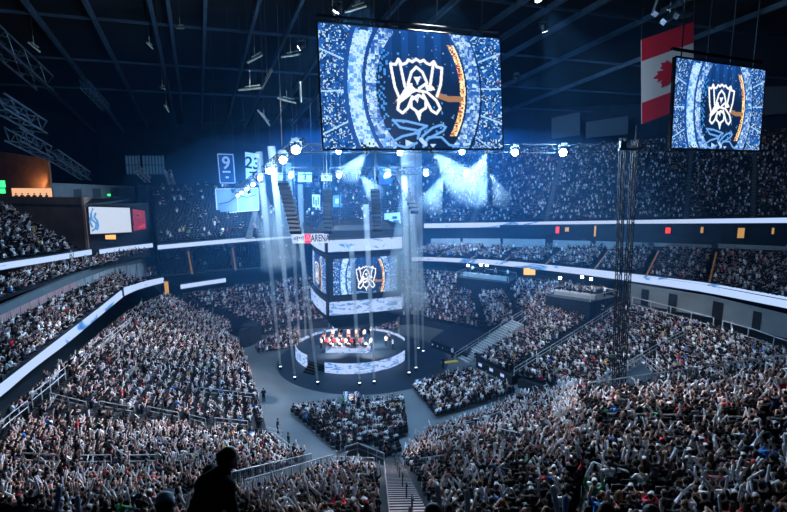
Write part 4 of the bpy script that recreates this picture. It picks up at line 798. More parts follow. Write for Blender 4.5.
#--SECTION4--
# ------------------------------------------------------------------ people
def V3(*a): return Vector(a)
def skeleton(pose):
    stand = pose in ('stand', 'cheer', 'man'); lean = {'lean': .16, 'man': .24}.get(pose, .02)
    hz = .92 if stand else .50
    pel = V3(0, 0, hz); ch = V3(0, lean * .8, hz + .40 - lean * .25); nk = V3(0, lean * 1.25, hz + .58 - lean * .35); hd = V3(0, lean * 1.5 + .03, hz + (.73 if pose == 'man' else .76) - lean * .48)
    sh = [V3(s * .185, ch.y + lean * .3, ch.z + .10) for s in (1, -1)]
    hip = [V3(s * .09, 0, hz) for s in (1, -1)]
    kn = [V3(s * .10, .03, .50) if stand else V3(s * .13, .42, .49) for s in (1, -1)]; an = [V3(s * .11, -.01, .09) if stand else V3(s * .13, .40, .09) for s in (1, -1)]
    toe = [a + V3(0, .17, -.045) for a in an]
    A = {'rest': ((.25, .06, -.16), (.10, .30, -.28)), 'clap': ((.28, .18, -.10), (.09, .36, .06)), 'raise': ((.31, .08, .14), (.25, .14, .40)), 'cheer': ((.31, .06, .16), (.27, .10, .43)),
         'lean': ((.27, .14, -.20), (.13, .34, -.26)), 'phone': ((.23, .14, -.16), (.05, .34, .05)), 'wide': ((.40, .06, .0), (.56, .14, .22)), 'desk': ((.27, .10, -.20), (.18, .38, -.27)),
         'stand': ((.25, -.02, -.28), (.27, .06, -.52)), 'man': ((.24, .10, -.27), (.22, .22, -.52))}
    up = A.get(pose) or A['rest']; upL = A['rest'] if pose == 'one' else up; upR = A['raise'] if pose == 'one' else up
    el, wr = [], []
    for s, q in ((1, upR), (-1, upL)):
        b = V3(0, ch.y, ch.z + .10); el.append(b + V3(s * q[0][0], q[0][1], q[0][2])); wr.append(b + V3(s * q[1][0], q[1][1], q[1][2]))
    return dict(pel=pel, ch=ch, nk=nk, hd=hd, sh=sh, hip=hip, kn=kn, an=an, toe=toe, el=el, wr=wr)
def hand_dir(k, i): return (k['wr'][i] - k['el'][i]).normalized()
def finish(mb, name, voxel, ratio):
    o = mb.build(name, []) if False else None
    me = bpy.data.meshes.new(name); me.from_pydata(mb.v, [], mb.f); o = bpy.data.objects.new(name, me); COL.objects.link(o)
    r = o.modifiers.new('r', 'REMESH'); r.mode = 'VOXEL'; r.voxel_size = voxel
    if ratio < 1: d = o.modifiers.new('d', 'DECIMATE'); d.ratio = ratio
    bpy.context.view_layer.update(); ev = o.evaluated_get(bpy.context.evaluated_depsgraph_get()); out = bpy.data.meshes.new_from_object(ev); out.name = name
    bpy.data.objects.remove(o); bpy.data.meshes.remove(me); out.polygons.foreach_set('use_smooth', [True] * len(out.polygons)); return out
def make_person(pose, longhair=False, voxel=.0095):
    k = skeleton(pose); b = MB(); hd = k['hd']
    mid = lerp(k['pel'], k['ch'], .5)
    b.caps(k['pel'] + V3(-.05, 0, 0), k['pel'] + V3(.05, 0, 0), .115, .115); b.caps(k['pel'], mid, .12, .115); b.caps(mid, k['ch'], .115, .13); b.caps(k['ch'] + V3(-.06, 0, .02), k['ch'] + V3(.06, 0, .02), .115, .115)
    b.caps(k['ch'], k['nk'], .09, .055); b.caps(k['nk'], hd - V3(0, 0, .06), .052, .055); b.caps(k['sh'][0], k['sh'][1], .06, .06)
    b.caps(hd + V3(0, -.012, .03), hd + V3(0, .005, .02), .094, .09, 12, 6); b.caps(hd + V3(0, .025, -.05), hd + V3(0, .045, -.075), .066, .05)
    b.caps(hd + V3(0, .085, .015), hd + V3(0, .108, -.025), .012, .018, 8, 4)
    for s in (1, -1): b.caps(hd + V3(s * .088, -.005, .02), hd + V3(s * .09, -.005, -.02), .022, .016, 8, 4)
    for i in (0, 1):
        s = 1 - 2 * i; b.caps(k['sh'][i], k['el'][i], .055, .042); b.caps(k['el'][i], k['wr'][i], .042, .029)
        d = hand_dir(k, i); side = d.cross(V3(0, 1, 0)) if abs(d.y) < .8 else d.cross(V3(0, 0, 1)); side.normalize(); nrm = d.cross(side).normalized(); w = k['wr'][i]
        b.caps(w + d * .02 + side * .018, w + d * .075 + side * .022, .021, .018, 8, 3); b.caps(w + d * .02 - side * .018, w + d * .075 - side * .022, .021, .018, 8, 3)
        for f, (o_, L) in enumerate(((.032, .062), (.011, .075), (-.011, .070), (-.032, .055))):
            p0 = w + d * .085 + side * o_; p1 = p0 + d * L * .55 + nrm * .012; b.caps(p0, p1, .0115, .0105, 6, 3); b.caps(p1, p1 + d * L * .3 + nrm * .034, .0105, .0095, 6, 3)
        b.caps(w + d * .03 + side * .03 * s, w + d * .075 + side * .068 * s + nrm * .02, .0145, .011, 6, 3)
        b.caps(k['hip'][i], k['kn'][i], .082, .056); b.caps(k['kn'][i], k['an'][i], .056, .04); b.caps(k['an'][i] + V3(0, -.03, -.03), k['toe'][i], .05, .042)
    body = finish(b, 'person_body', voxel, .16); 
    for n_ in ('skin', 'shoe', 'eye', 'lip'): body.materials.append(None)
    eyes = [hd + V3(s * .034, .083, .03) for s in (1, -1)]; mo = hd + V3(0, .09, -.062)
    for p in body.polygons:
        c = p.center
        if c.z < .105 and pose != 'x': p.material_index = 1
        elif min((c - e).length for e in eyes) < .015: p.material_index = 2
        elif abs(c.x) < .026 and abs(c.z - mo.z) < .011 and c.y > hd.y + .06: p.material_index = 3
    t = MB(); e = .014
    t.caps(k['pel'] + V3(-.05, 0, .02), k['pel'] + V3(.05, 0, .02), .125 + e, .125 + e); t.caps(k['pel'] + V3(0, 0, .03), mid, .128 + e, .12 + e); t.caps(mid, k['ch'], .12 + e, .132 + e)
    t.caps(k['ch'] + V3(-.06, 0, .02), k['ch'] + V3(.06, 0, .02), .118 + e, .118 + e); t.caps(k['sh'][0], k['sh'][1], .064 + e, .064 + e); t.caps(k['ch'], lerp(k['ch'], k['nk'], .75), .095 + e, .06 + e)
    for i in (0, 1): t.caps(k['sh'][i], lerp(k['sh'][i], k['el'][i], .85), .062 + e, .05 + e)
    if pose == 'man': t.caps(k['ch'] + V3(0, -.02, .06), lerp(k['ch'], k['nk'], .9), .17, .11); t.caps(k['sh'][0], k['sh'][1], .095, .095); t.caps(k['pel'], k['ch'], .165, .18)
    shirt = finish(t, 'shirt', .018, .35); shirt.materials.append(None)
    sleeve = []
    for i in (0, 1):
        sl = MB(); sl.caps(lerp(k['sh'][i], k['el'][i], .6), k['el'][i], .05 + e, .045 + e); sl.caps(k['el'][i], lerp(k['el'][i], k['wr'][i], .85), .045 + e, .036 + e)
        sleeve.append(finish(sl, 'sleeve', .016, .35)); sleeve[i].materials.append(None)
    g = MB(); g.caps(k['pel'] + V3(-.06, 0, -.02), k['pel'] + V3(.06, 0, -.02), .125 + e, .125 + e)
    for i in (0, 1): g.caps(k['hip'][i], k['kn'][i], .088 + e, .062 + e); g.caps(k['kn'][i], lerp(k['kn'][i], k['an'][i], .9), .062 + e, .052 + e)
    tro = finish(g, 'trousers', .018, .3); tro.materials.append(None)
    h = MB(); h.caps(hd + V3(0, -.035, .045), hd + V3(0, -.012, .058), .098, .092, 12, 6); h.caps(hd + V3(0, -.05, .0), hd + V3(0, -.045, -.03), .085, .07)
    if longhair:
        for s in (1, -1): h.caps(hd + V3(s * .062, -.04, .0), hd + V3(s * .07, -.06, -.2), .045, .035)
        h.caps(hd + V3(0, -.06, -.03), hd + V3(0, -.085, -.24), .08, .055)
    hair = finish(h, 'hair', .014, .4); hair.materials.append(None)
    c = MB(); c.caps(hd + V3(0, -.02, .058), hd + V3(0, -.01, .064), .1, .096, 12, 6); c.slab([hd + V3(x, y, .075) for x, y in ((-.075, .06), (.075, .06), (.06, .17), (0, .19), (-.06, .17))], (0, -.01, .012))
    cap = c.mesh('cap', [M['black']], True)
    return dict(body=body, shirt=shirt, sleeve=sleeve, trousers=tro, hair=hair, cap=cap, k=k)
HI = {}
for ps in ('rest', 'clap', 'raise', 'one', 'lean', 'phone', 'wide', 'cheer', 'stand', 'desk', 'man'): HI[ps] = make_person(ps, ps in ('one', 'phone'))
SKIN = [mat('skin_%d' % i, c, .55) for i, c in enumerate([(.55, .36, .31), (.42, .26, .22), (.24, .13, .10), (.62, .44, .39)])]
HAIRM = dict(black=mat('hair_black', (.008, .008, .01), .6), brown=mat('hair_brown', (.06, .03, .018), .6), fair=mat('hair_fair', (.16, .10, .05), .6))
CLO = dict(black=(.005, .0055, .007), grey=(.09, .10, .12), white=(.78, .80, .84), navy=(.012, .02, .05), red=(.55, .02, .04), blue=(.04, .18, .55), pink=(.60, .30, .32), yellow=(.65, .38, .06), green=(.05, .32, .16), cream=(.55, .47, .40))
CLOM = {k: mat('cloth_' + k, v, .85) for k, v in CLO.items()}
SHOE = mat('shoe_dark', (.02, .02, .022), .6); EYE = mat('eye_dark', (.01, .008, .008), .3); LIP = mat('lip', (.30, .10, .09), .5)
HNAMES = list(HAIRM)
def part_of(root, name, me, m):
    o = bpy.data.objects.new(name, me); COL.objects.link(o); o.parent = root; o.material_slots[0].link = 'OBJECT'; o.material_slots[0].material = m; return o
def person(pos, ang, pose, shirt, label, group=None, trousers='black', hair='black', skin=0, sleeves=False, cap=None, scale=1.0):
    h = HI[pose]; o = bpy.data.objects.new('person', h['body']); COL.objects.link(o); o.location = pos; o.rotation_euler = (0, 0, ang); o.scale = (scale,) * 3
    for i, mm in enumerate((SKIN[skin], SHOE, EYE, LIP)): o.material_slots[i].link = 'OBJECT'; o.material_slots[i].material = mm
    part_of(o, 'shirt', h['shirt'], CLOM[shirt]); part_of(o, 'trousers', h['trousers'], CLOM[trousers])
    if sleeves:
        for sl in h['sleeve']: part_of(o, 'sleeve', sl, CLOM[shirt])
    part_of(o, 'hair', h['hair'], HAIRM[hair])
    if cap: part_of(o, 'cap', h['cap'], CLOM[cap])
    return tag(o, label, 'person', group)
def clapper_mesh():
    m = MB(); L, R_ = .54, .046; m.lathe((0, 0, 0), [(.006, -.14), (.035, -.12), (R_, -.06), (R_ * .97, L * .35), (R_, L - .16), (.04, L - .11), (.012, L - .08)], 10); return m.mesh('inflatable_clapper', M['clapper'], True)
CLAP = clapper_mesh(); CLAPB = CLAP.copy(); CLAPB.materials[0] = M['clapblue']
def stick_pose(k, i, g):
    d = hand_dir(k, i); up = (d * .35 + V3(g.normal(0, .55), .12 + g.normal(0, .45), .8)).normalized(); return k['wr'][i] + d * .07, up
def clapper(pos, ang, p, up, label, scale=1, blue=False):
    o = bpy.data.objects.new('inflatable_clapper', CLAPB if blue else CLAP); COL.objects.link(o); R = Matrix.Rotation(ang, 3, 'Z')
    o.location = Vector(pos) + R @ p * scale; o.rotation_euler = (R @ up).to_track_quat('Z', 'Y').to_euler(); o.scale = (scale,) * 3
    return tag(o, label, 'inflatable clapper', 'inflatable clappers in the crowd')
# ------------------------------------------------------------------ choose who is an individual
def inpoly(x, y, poly):
    c = False
    for a, b in zip(poly, poly[1:] + poly[:1]):
        if (a.y > y) != (b.y > y) and x < (b.x - a.x) * (y - a.y) / (b.y - a.y) + a.x: c = not c
    return c
BLOCK = [[lerp(sum(q, Vector()) / 4, p, 1.12) for p in q] for q in (q1, q2, ld)]
SEG = [(P(392, 461, .6), P(415, 541, 16.1), 1.2), (P(322, 465, .6), lerp(P(322, 465, .6), P(106, 539, 15.4), .68), 1.35), (P(463, 361, .1), P(518, 322, 4.6), 1.7), (P(240, 349, 0), P(262, 340, 0), 2.2)]
RAILPX = []
for r_ in RAILS3:
    a, b = proj(r_[0]), proj(r_[1]); at, bt = proj(r_[0] + Vector((0, 0, r_[2]))), proj(r_[1] + Vector((0, 0, r_[2])))
    if a and b: RAILPX.append((a, b, at, bt) if a[0] < b[0] else (b, a, bt, at))
def clear_of_rails(p):
    q = proj(p + Vector((0, 0, 1.35))); g0 = proj(p)
    if not q: return True
    for a, b, at, bt in RAILPX:
        if a[0] - 3 < q[0] < b[0] + 3:
            t = (q[0] - a[0]) / max(b[0] - a[0], 1e-3); yb = a[1] + (b[1] - a[1]) * t; yt = at[1] + (bt[1] - at[1]) * t; w = a[2] + (b[2] - a[2]) * t
            if q[1] < yb - .5 * (yb - yt) and g0[1] > yb - 1 and q[2] < w + .5: return False
    return True
def free(p):
    for b in BLOCK:
        if inpoly(p.x, p.y, b): return False
    for a, b, w in SEG:
        v = Vector((b.x - a.x, b.y - a.y)); t = max(0, min(1, (Vector((p.x - a.x, p.y - a.y)).dot(v)) / v.length_squared)); 
        if (Vector((a.x, a.y)) + v * t - Vector((p.x, p.y))).length < w: return False
    return True
occ = []
for s_ in SEATS:
    p = s_[0]
    if rng.random() < s_[5] and free(p) and clear_of_rails(p): occ.append(s_)
vis = []
for i, s_ in enumerate(occ):
    q = proj(s_[0] + Vector((0, 0, 1.15)))
    if q and -20 < q[0] < 807 and 60 < q[1] < 540: vis.append((i, q))
inframe = [(q[2], i, q) for i, q in vis if 2 < q[0] < 785 and q[1] < 511]
inframe.sort(); near = {i: q for w, i, q in inframe[:300]}
print('seats', len(SEATS), 'people', len(vis), 'farthest individual', inframe[299][0])
LIT = {'block behind the long fence': 'behind long fence', 'block beside the pale stairs': 'beside pale stair', 'block between fence and pale stairs': 'beside stair fence', 'corner block behind the handrail row': 'in corner block'}
rows = {}
for i, q in near.items(): rows.setdefault((occ[i][2], occ[i][3]), []).append((q[0], i))
rank = {}
for t_ in {k[0] for k in rows}:
    for r_, k in enumerate(sorted([k for k in rows if k[0] == t_], key=lambda k: -k[1])):
        for a_, (x, i) in enumerate(sorted(rows[k])): rank[i] = (a_, r_)
def pick(g, d, names): return names[int(g.choice(len(names), p=d))]
CN = ['black', 'grey', 'white', 'navy', 'red', 'blue', 'pink', 'yellow', 'green', 'cream']
CP = np.array([.60, .10, .12, .09, .015, .02, .02, .01, .006, .02]); CP = CP / CP.sum()
PN = ['rest', 'clap', 'raise', 'one', 'lean', 'phone', 'wide', 'cheer']; PP = [.27, .30, .06, .09, .12, .11, .03, .02]
PT = dict(rest='seated', clap='clapping', raise_='raising both arms', one='raising one arm', lean='leaning forward', phone='holding hands up', wide='spreading both arms', cheer='standing and cheering')
nst = 0
for i, q in near.items():
    pos, ang, tn, k, j, _ = occ[i]; g = rng
    shirt = pick(g, CP, CN); pose = pick(g, PP, PN); hair = ['black', 'black', 'black', 'brown', 'black', 'brown', 'fair'][g.integers(7)]; cap = [None, None, None, None, 'black', 'white', 'red' if g.random() < .2 else None][g.integers(7)]
    a_, r_ = rank[i]; ptxt = PT.get(pose, PT['raise_']); where = '%s along %s row up, %s' % (ordn(a_), ordn(r_), LIT.get(tn, 'in ' + tn))
    sc = float(g.uniform(.94, 1.06)); ang += float(g.normal(0, .18))
    person(pos, ang, pose, shirt, '%s-shirted spectator, %s, %s, %s' % (shirt, (cap + ' cap') if cap else (hair + ' hair'), ptxt.replace(' and cheering', ''), where), 'spectators nearest the camera', ['black', 'black', 'navy', 'grey'][g.integers(4)], hair, int(g.integers(4)), bool(g.random() < .5), cap, sc)
    if pose in ('clap', 'raise', 'one', 'cheer', 'wide') and g.random() < .6:
        for h_ in ((0,) if pose == 'one' else (0, 1)):
            if nst >= 296: break
            p, up = stick_pose(HI[pose]['k'], h_, g); nst += 1
            clapper(pos, ang, p, up, 'white clapper, %s hand, spectator %s' % (('raised' if pose == 'one' else ['right', 'left'][h_]), where), sc)
# people at the very front whose heads and clappers reach into the frame
def front_person(px, py, d, pose, shirt, hair, label, ang=0, cap=None, sticks=(), slab=True):
    k = HI[pose]['k']; hp = D(px, py, d); hdp = k['hd'] + V3(0, 0, .03); R = Matrix.Rotation(ang, 3, 'Z'); pos = hp - R @ hdp
    o = person(pos, ang, pose, shirt, label, None, 'black', hair, 1, True, cap)
    return pos
bl = tier('row just below the camera', [D(-60, 700, 9.5), D(380, 700, 9.5), D(900, 700, 9.5)], [D(-200, 800, 3.5), D(380, 800, 3.5), D(1100, 800, 3.5)], fill=0)
mp = front_person(229, 457, 5.2, 'man', 'black', 'black', 'person in dark clothes leaning forward, large silhouette before the corner block', -PI / 2 + .75)
front_person(165.5, 503, 5.0, 'rest', 'navy', 'black', 'seated person with dark hair and white cap just behind the leaning silhouette', .2, 'white')
front_person(433, 514, 4.8, 'rest', 'black', 'black', 'dark haired person whose head top rises beside the pale rose stair', 0)
front_person(606, 512, 5.2, 'rest', 'black', 'brown', 'brown haired person whose head top rises at the lower picture edge', -.1)
front_person(651, 515, 5.0, 'lean', 'black', 'black', 'black haired person at the lower picture edge next to the brown haired one', -.1)
for n_, (px, py, d, blue) in enumerate([(60, 494, 9, True), (77, 503, 9, False), (437, 492, 7.5, False), (467.5, 497, 7.5, False), (552, 493, 7.5, False), (566, 503, 7.5, True)]):
    tip = D(px, py - 12, d); lo = D(px + [-5, 3, 4, 0, 8, -2][n_], py + 30, d); up = (tip - lo).normalized(); k = HI['raise']['k']; w = k['wr'][n_ % 2] + hand_dir(k, n_ % 2) * .07
    base = tip - up * .54; pos = base - w; person(pos, 0, 'raise', 'black', 'person holding up a big clapper, body below the picture, ' + ordn(n_) + ' along the lower edge', None, 'black', 'black', 0, True)
    o = bpy.data.objects.new('inflatable_clapper', CLAPB if blue else CLAP); COL.objects.link(o); o.location = base; o.rotation_euler = up.to_track_quat('Z', 'Y').to_euler()
    tag(o, ('bluish' if blue else 'grey white') + ' large clapper standing up at the lower edge, ' + ordn(n_) + ' of those big ones', 'inflatable clapper', 'inflatable clappers in the crowd')
for pos, ang, pose, pal, lb in STANDERS: person(pos, ang, pose, pal, lb, 'stage and press crew' if pose == 'stand' else 'players at the stage desks', hair=HNAMES[int(rng.integers(3))], skin=int(rng.integers(2)))
for k in range(6):
    x = 16 + 6.2 * k; person(D(x, 196.5, 80.8) - Vector((0, 0, .85)), .3 * k, 'rest', 'black', 'dark silhouetted person at the peach lit suite opening, %s from the picture edge' % ordn(k), 'people at the lit suite opening')
fp = S(777, 410) + Vector((0, 0, 1.35)); o = empty('hand_flag', fp); m = MB(); m.tube([(-.45, 0, -.3), (-.4, 0, .55)], .015, 5); m.build('stick', M['table'], o)
for nm_, z0, z1, mt_ in (('red_cloth', -.12, .2, 'red'), ('white_cloth', .2, .5, 'flagwhite')):
    m = MB(); m.add([(-.42 + .12 * i, .05 * math.sin(i * 1.3), z + .012 * i) for z in (z0, z1) for i in range(9)], [(i, i + 1, 10 + i, 9 + i) for i in range(8)]); b = m.build(nm_, M[mt_], o); b.modifiers.new('s', 'SOLIDIFY').thickness = .01
tag(o, 'small red and white flag waved above the crowd under the long fence', 'flag')
for px, py, lb in [(264, 402, 'dark clad person standing at the apron edge by the walkway'), (278, 434, 'dark clad person standing on the grey walkway beside the floor crowd'), (289, 449, 'dark clad person standing near the stair fence foot'), (443, 369, 'dark clad person standing on the apron near the small platform'), (452, 358, 'person in white standing near the yellow floor mark')]:
    person(P(px, py, .03), float(rng.uniform(-2, 2)), 'stand', 'white' if 'white' in lb else 'black', lb, None)
# ------------------------------------------------------------------ the rest of the crowd as one mass
def lowcaps(k, pose, lvl):
    out = []; v = []; f = []; pid = []
    def cap4(a, b, r0, r1, p):
        a, b = np.array(a), np.array(b); t = b - a; L = np.linalg.norm(t); t = t / L if L > 1e-6 else np.array([0, 0, 1.]); h = np.array([0, 0, 1.]) if abs(t[2]) < .9 else np.array([1., 0, 0])
        x = np.cross(t, h); x /= np.linalg.norm(x); y = np.cross(t, x); n = 5 if lvl == 0 else 4; o = len(v)
        for c, r in ((a, r0), (b, r1)):
            for q in range(n): v.append(c + (x * math.cos(2 * PI * q / n) + y * math.sin(2 * PI * q / n)) * r)
        v.append(a - t * r0 * .8); v.append(b + t * r1 * .8)
        for q in range(n):
            w = (q + 1) % n; f.extend([(o + q, o + w, o + n + w), (o + q, o + n + w, o + n + q), (o + 2 * n, o + w, o + q), (o + 2 * n + 1, o + n + q, o + n + w)])
        pid.extend([p] * (2 * n + 2))
    hd = k['hd']; cap4(k['pel'], k['ch'] + V3(0, 0, .1), .17, .17, 0)
    cap4(k['sh'][0], k['sh'][1], .08, .08, 0); cap4(hd - V3(0, -.02, .07), hd + V3(0, .01, .03), .075, .10, 2); cap4(hd + V3(0, -.04, .0), hd + V3(0, -.02, .08), .09, .085, 3)
    for i in (0, 1):
        if lvl < 2: cap4(k['sh'][i], k['el'][i], .07, .055, 0)
        cap4(k['el'][i], k['wr'][i] + hand_dir(k, i) * .1, .05, .05, 2); cap4(k['hip'][i], k['kn'][i], .1, .075, 1)
        if lvl == 0: cap4(k['kn'][i], k['an'][i], .07, .05, 1)
    return np.array(v), np.array(f), np.array(pid)
sticks = []
CV, CF, CC = [], [], []; off = 0
rest = [(i, q) for i, q in vis if i not in near]
skinc = np.array([m_.node_tree.nodes['Principled BSDF'].inputs['Base Color'].default_value[:3] for m_ in SKIN]); hairc = np.array([(.008, .008, .01), (.008, .008, .01), (.03, .018, .012), (.06, .04, .025)])
cloc = np.array([CLO[c] for c in CN]); proto = {}
CPF = np.array([.56, .07, .26, .07, .015, .02, .03, .01, .006, .03]); CPF /= CPF.sum()
byp = {}
for i, q in rest:
    lvl = 0 if q[2] < 45 else (1 if q[2] < 75 else 2); byp.setdefault((PN[int(rng.choice(8, p=PP))], lvl), []).append((i, q))
for (pose, lvl), lst in byp.items():
    k = HI[pose]['k']; v, f, pid = lowcaps(k, pose, lvl); n = len(lst)
    pos = np.array([occ[i][0] for i, q in lst]); ang = np.array([occ[i][1] for i, q in lst]) + rng.normal(0, .25, n); sc = rng.uniform(.92, 1.08, n) 
    ca, sa = np.cos(ang), np.sin(ang); vv = v[None] * sc[:, None, None]
    X = vv[..., 0] * ca[:, None] - vv[..., 1] * sa[:, None]; Y = vv[..., 0] * sa[:, None] + vv[..., 1] * ca[:, None]
    W = np.stack([X, Y, vv[..., 2]], -1) + pos[:, None]
    tab = np.zeros((n, 4, 3)); dd = np.array([q[2] for i, q in lst]); cp = np.where(dd[:, None] > 40, CPF, CP); cs = (rng.random(n)[:, None] > np.cumsum(cp, 1)).sum(1).clip(0, 9)
    tab[:, 0] = cloc[cs] * rng.uniform(.7, 1.15, (n, 1)); tab[:, 1] = np.array([CLO['black'], CLO['navy'], CLO['black'], CLO['grey']])[rng.integers(0, 4, n)]; tab[:, 2] = skinc[rng.integers(0, 4, n)]; tab[:, 3] = hairc[rng.integers(0, 4, n)]
    capm = rng.random(n) < .12; tab[capm, 3] = cloc[rng.integers(0, 5, capm.sum())]
    CV.append(W.reshape(-1, 3)); CC.append(tab[:, pid].reshape(-1, 3)); CF.append((f[None] + (np.arange(n) * len(v))[:, None, None] + off).reshape(-1, 3)); off += n * len(v)
    if pose in ('clap', 'raise', 'one', 'cheer', 'wide'):
        for (i, q), a_, s_ in zip(lst, ang, sc):
            if rng.random() < (.4 if q[2] < 60 else .16) and 'upper' not in occ[i][2] and 'club' not in occ[i][2]:
                R = Matrix.Rotation(float(a_), 3, 'Z')
                for h_ in ((0,) if pose == 'one' else (0, 1)):
                    p, up = stick_pose(k, h_, rng); sticks.append((occ[i][0] + R @ p * float(s_), R @ up))
def big_mesh(name, v, f, c, m):
    me = bpy.data.meshes.new(name); me.vertices.add(len(v)); me.vertices.foreach_set('co', v.astype(np.float32).ravel()); me.loops.add(f.size); me.loops.foreach_set('vertex_index', f.astype(np.int32).ravel())
    me.polygons.add(len(f)); me.polygons.foreach_set('loop_start', np.arange(0, f.size, 3, dtype=np.int32)); me.update(calc_edges=True); me.materials.append(m)
    if c is not None:
        a = me.color_attributes.new('Col', 'FLOAT_COLOR', 'POINT'); cc = np.ones((len(v), 4), np.float32); cc[:, :3] = c; a.data.foreach_set('color', cc.ravel())
    o = bpy.data.objects.new(name, me); COL.objects.link(o); return o
CVa, CFa, CCa = np.concatenate(CV), np.concatenate(CF), np.concatenate(CC); print('crowd', len(rest), 'tris', len(CFa))
tag(big_mesh('crowd', CVa, CFa, CCa, M['crowd']), 'dense crowd of spectators filling the stands and floor beyond the nearest rows', 'crowd', kind='stuff')
if sticks:
    n6 = 6; sv, sf, o_ = [], [], 0
    for p, up in sticks:
        t = np.array(up); a = np.array([1., 0, 0]) if abs(t[2]) > .9 else np.array([0, 0, 1.]); x = np.cross(t, a); x /= np.linalg.norm(x); y = np.cross(t, x); p = np.array(p)
        for d_, r_ in ((-.10, .03), (-.04, .042), (.38, .042), (.44, .02)):
            for q in range(n6): sv.append(p + t * d_ + (x * math.cos(2 * PI * q / n6) + y * math.sin(2 * PI * q / n6)) * r_)
        for s_ in range(3):
            for q in range(n6): w = (q + 1) % n6; A_ = o_ + s_ * n6; sf += [(A_ + q, A_ + w, A_ + n6 + w), (A_ + q, A_ + n6 + w, A_ + n6 + q)]
        sf += [(o_ + 3 * n6, o_ + 3 * n6 + q, o_ + 3 * n6 + q + 1) for q in range(1, n6 - 1)]; o_ += 4 * n6
    print('sticks', len(sticks)); tag(big_mesh('clapper_mass', np.array(sv), np.array(sf), None, M['clapper']), 'countless white clappers waved by the crowd beyond the nearest rows', 'clappers', kind='stuff')
# seats as one mass of folding seats
sv, sf, o_ = [], [], 0; bx = np.array([(x, y, z) for x in (-.5, .5) for y in (-.5, .5) for z in (-.5, .5)]); bf = np.array([(0, 1, 3), (0, 3, 2), (4, 6, 7), (4, 7, 5), (0, 4, 5), (0, 5, 1), (2, 3, 7), (2, 7, 6), (0, 2, 6), (0, 6, 4), (1, 5, 7), (1, 7, 3)])
for pos, ang, tn, k, j, fl_ in SEATS:
    q = proj(pos)
    if not q or not (-30 < q[0] < 820 and q[1] < 560) or not free(pos): continue
    ca, sa = math.cos(ang), math.sin(ang)
    for c_, d_ in (((0, .02, .38), (.46, .42, .07)), ((0, -.24, .62), (.46, .06, .5))):
        w = bx * np.array(d_) + np.array(c_); sv.append(np.stack([w[:, 0] * ca - w[:, 1] * sa, w[:, 0] * sa + w[:, 1] * ca, w[:, 2]], -1) + np.array(pos)); sf.append(bf + o_); o_ += 8
tag(big_mesh('stadium_seats', np.concatenate(sv), np.concatenate(sf), None, M['seat']), 'rows of dark folding seats under the crowd', 'seats', kind='stuff')
#--SECTION5--
# ------------------------------------------------------------------ lamps, beams, haze, light
def lamp_obj(name, kind, loc, energy, col, target=None, **k):
    l = bpy.data.lights.new(name, kind); l.energy = energy; l.color = col
    for a, v in k.items(): setattr(l, a, v)
    o = bpy.data.objects.new(name, l); COL.objects.link(o); o.location = loc
    if target is not None: o.rotation_euler = (Vector(target) - Vector(loc)).to_track_quat('-Z', 'Y').to_euler()
    return o
def fixture(loc, aim, mt, label, size=.5, group='moving head stage lights'):
    o = empty('stage_light', loc); d = (Vector(aim) - Vector(loc)).normalized(); q = d.to_track_quat('Z', 'Y').to_matrix()
    m = MB(); m.lathe((0, 0, 0), [(.12 * size * 2, -.55 * size), (.38 * size, -.4 * size), (.48 * size, .3 * size), (.5 * size, .5 * size)], 16); m.v = [tuple(q @ Vector(v)) for v in m.v]; m.build('lamp_head', M['black'], o)
    m = MB(); m.lathe((0, 0, 0), [(.44 * size, .5 * size), (.40 * size, .54 * size), (.05, .56 * size)], 16); m.v = [tuple(q @ Vector(v)) for v in m.v]; m.build('lens', mt, o)
    m = MB(); 
    for s_ in (-1, 1): m.box((s_ * .58 * size, 0, .35 * size), (.1 * size, .3 * size, 1.0 * size))
    m.box((0, 0, .85 * size), (1.3 * size, .35 * size, .12 * size)); m.build('yoke', M['dark'], o); m = MB(); m.box((0, 0, 1.05 * size), (.8 * size, .6 * size, .32 * size)); m.build('base', M['black'], o)
    return tag(o, label, 'stage light', group)
BLUEW = (.62, .80, 1.0); BLUE = (.12, .42, 1.0)
BEAMV = vol_mat('beam_haze', (.80, .90, 1.0), .95, .0); CONEV = vol_mat('cone_haze', (.6, .82, 1.0), .16, .0)
def beam_cone(a, b, r0, r1, label, energy, mt=None, col=BLUEW, n=12):
    a, b = Vector(a), Vector(b); o = empty('light_beam', a); d = b - a; m = MB(); m.tube([Vector(), d], r0, n, r1); m.v = m.v; bb = m.build('beam_haze', mt or BEAMV, o); tag(o, label, 'light beam', kind='stuff')
    ang = 2 * math.atan((r1 - r0) / d.length) * 1.15; dn = d.normalized(); back = r0 / max((r1 - r0) / d.length, 1e-3)
    lamp_obj('beam_lamp', 'SPOT', a + dn * .02 - dn * min(back, 0.0), energy, col, b, spot_size=max(ang * 1.2, math.radians(2.6)), spot_blend=.3, shadow_soft_size=r0 * .8)
# front truss and second truss that carry the glaring lamps
GL = [(338.5, 151.6, 56, 1.0), (400, 153, 56, 1.0), (462, 152, 56, 1.0), (515, 152.5, 56, 1.3), (563, 152.5, 56, 1.5)]
G2 = [(291, 176, 66, 1.0), (339, 175.7, 66, 1.0), (388, 174.5, 66, 1.1), (426, 174, 66, 1.0), (466, 174, 66, .9)]
GT = [(295.8, 149.8, 50, 1.3), (283, 160, 54, 1.2), (269, 171, 60, 1.0), (260, 178, 66, .9), (253, 184.5, 72, .8), (247, 189, 78, .7), (241.6, 192.8, 84, .65), (237.7, 195.7, 90, .6), (233, 198.6, 96, .6)]
truss(D(300, 148.5, 56.6), D(600, 148.5, 56.6), .9, M['dark'], 'lighting_truss', 'dark lighting truss just under the big hanging screen', r=.05)
truss(D(280, 171, 66.6), D(480, 170.5, 66.6), .9, M['dark'], 'lighting_truss', 'dark lighting truss with the lower row of glaring lamps', r=.05)
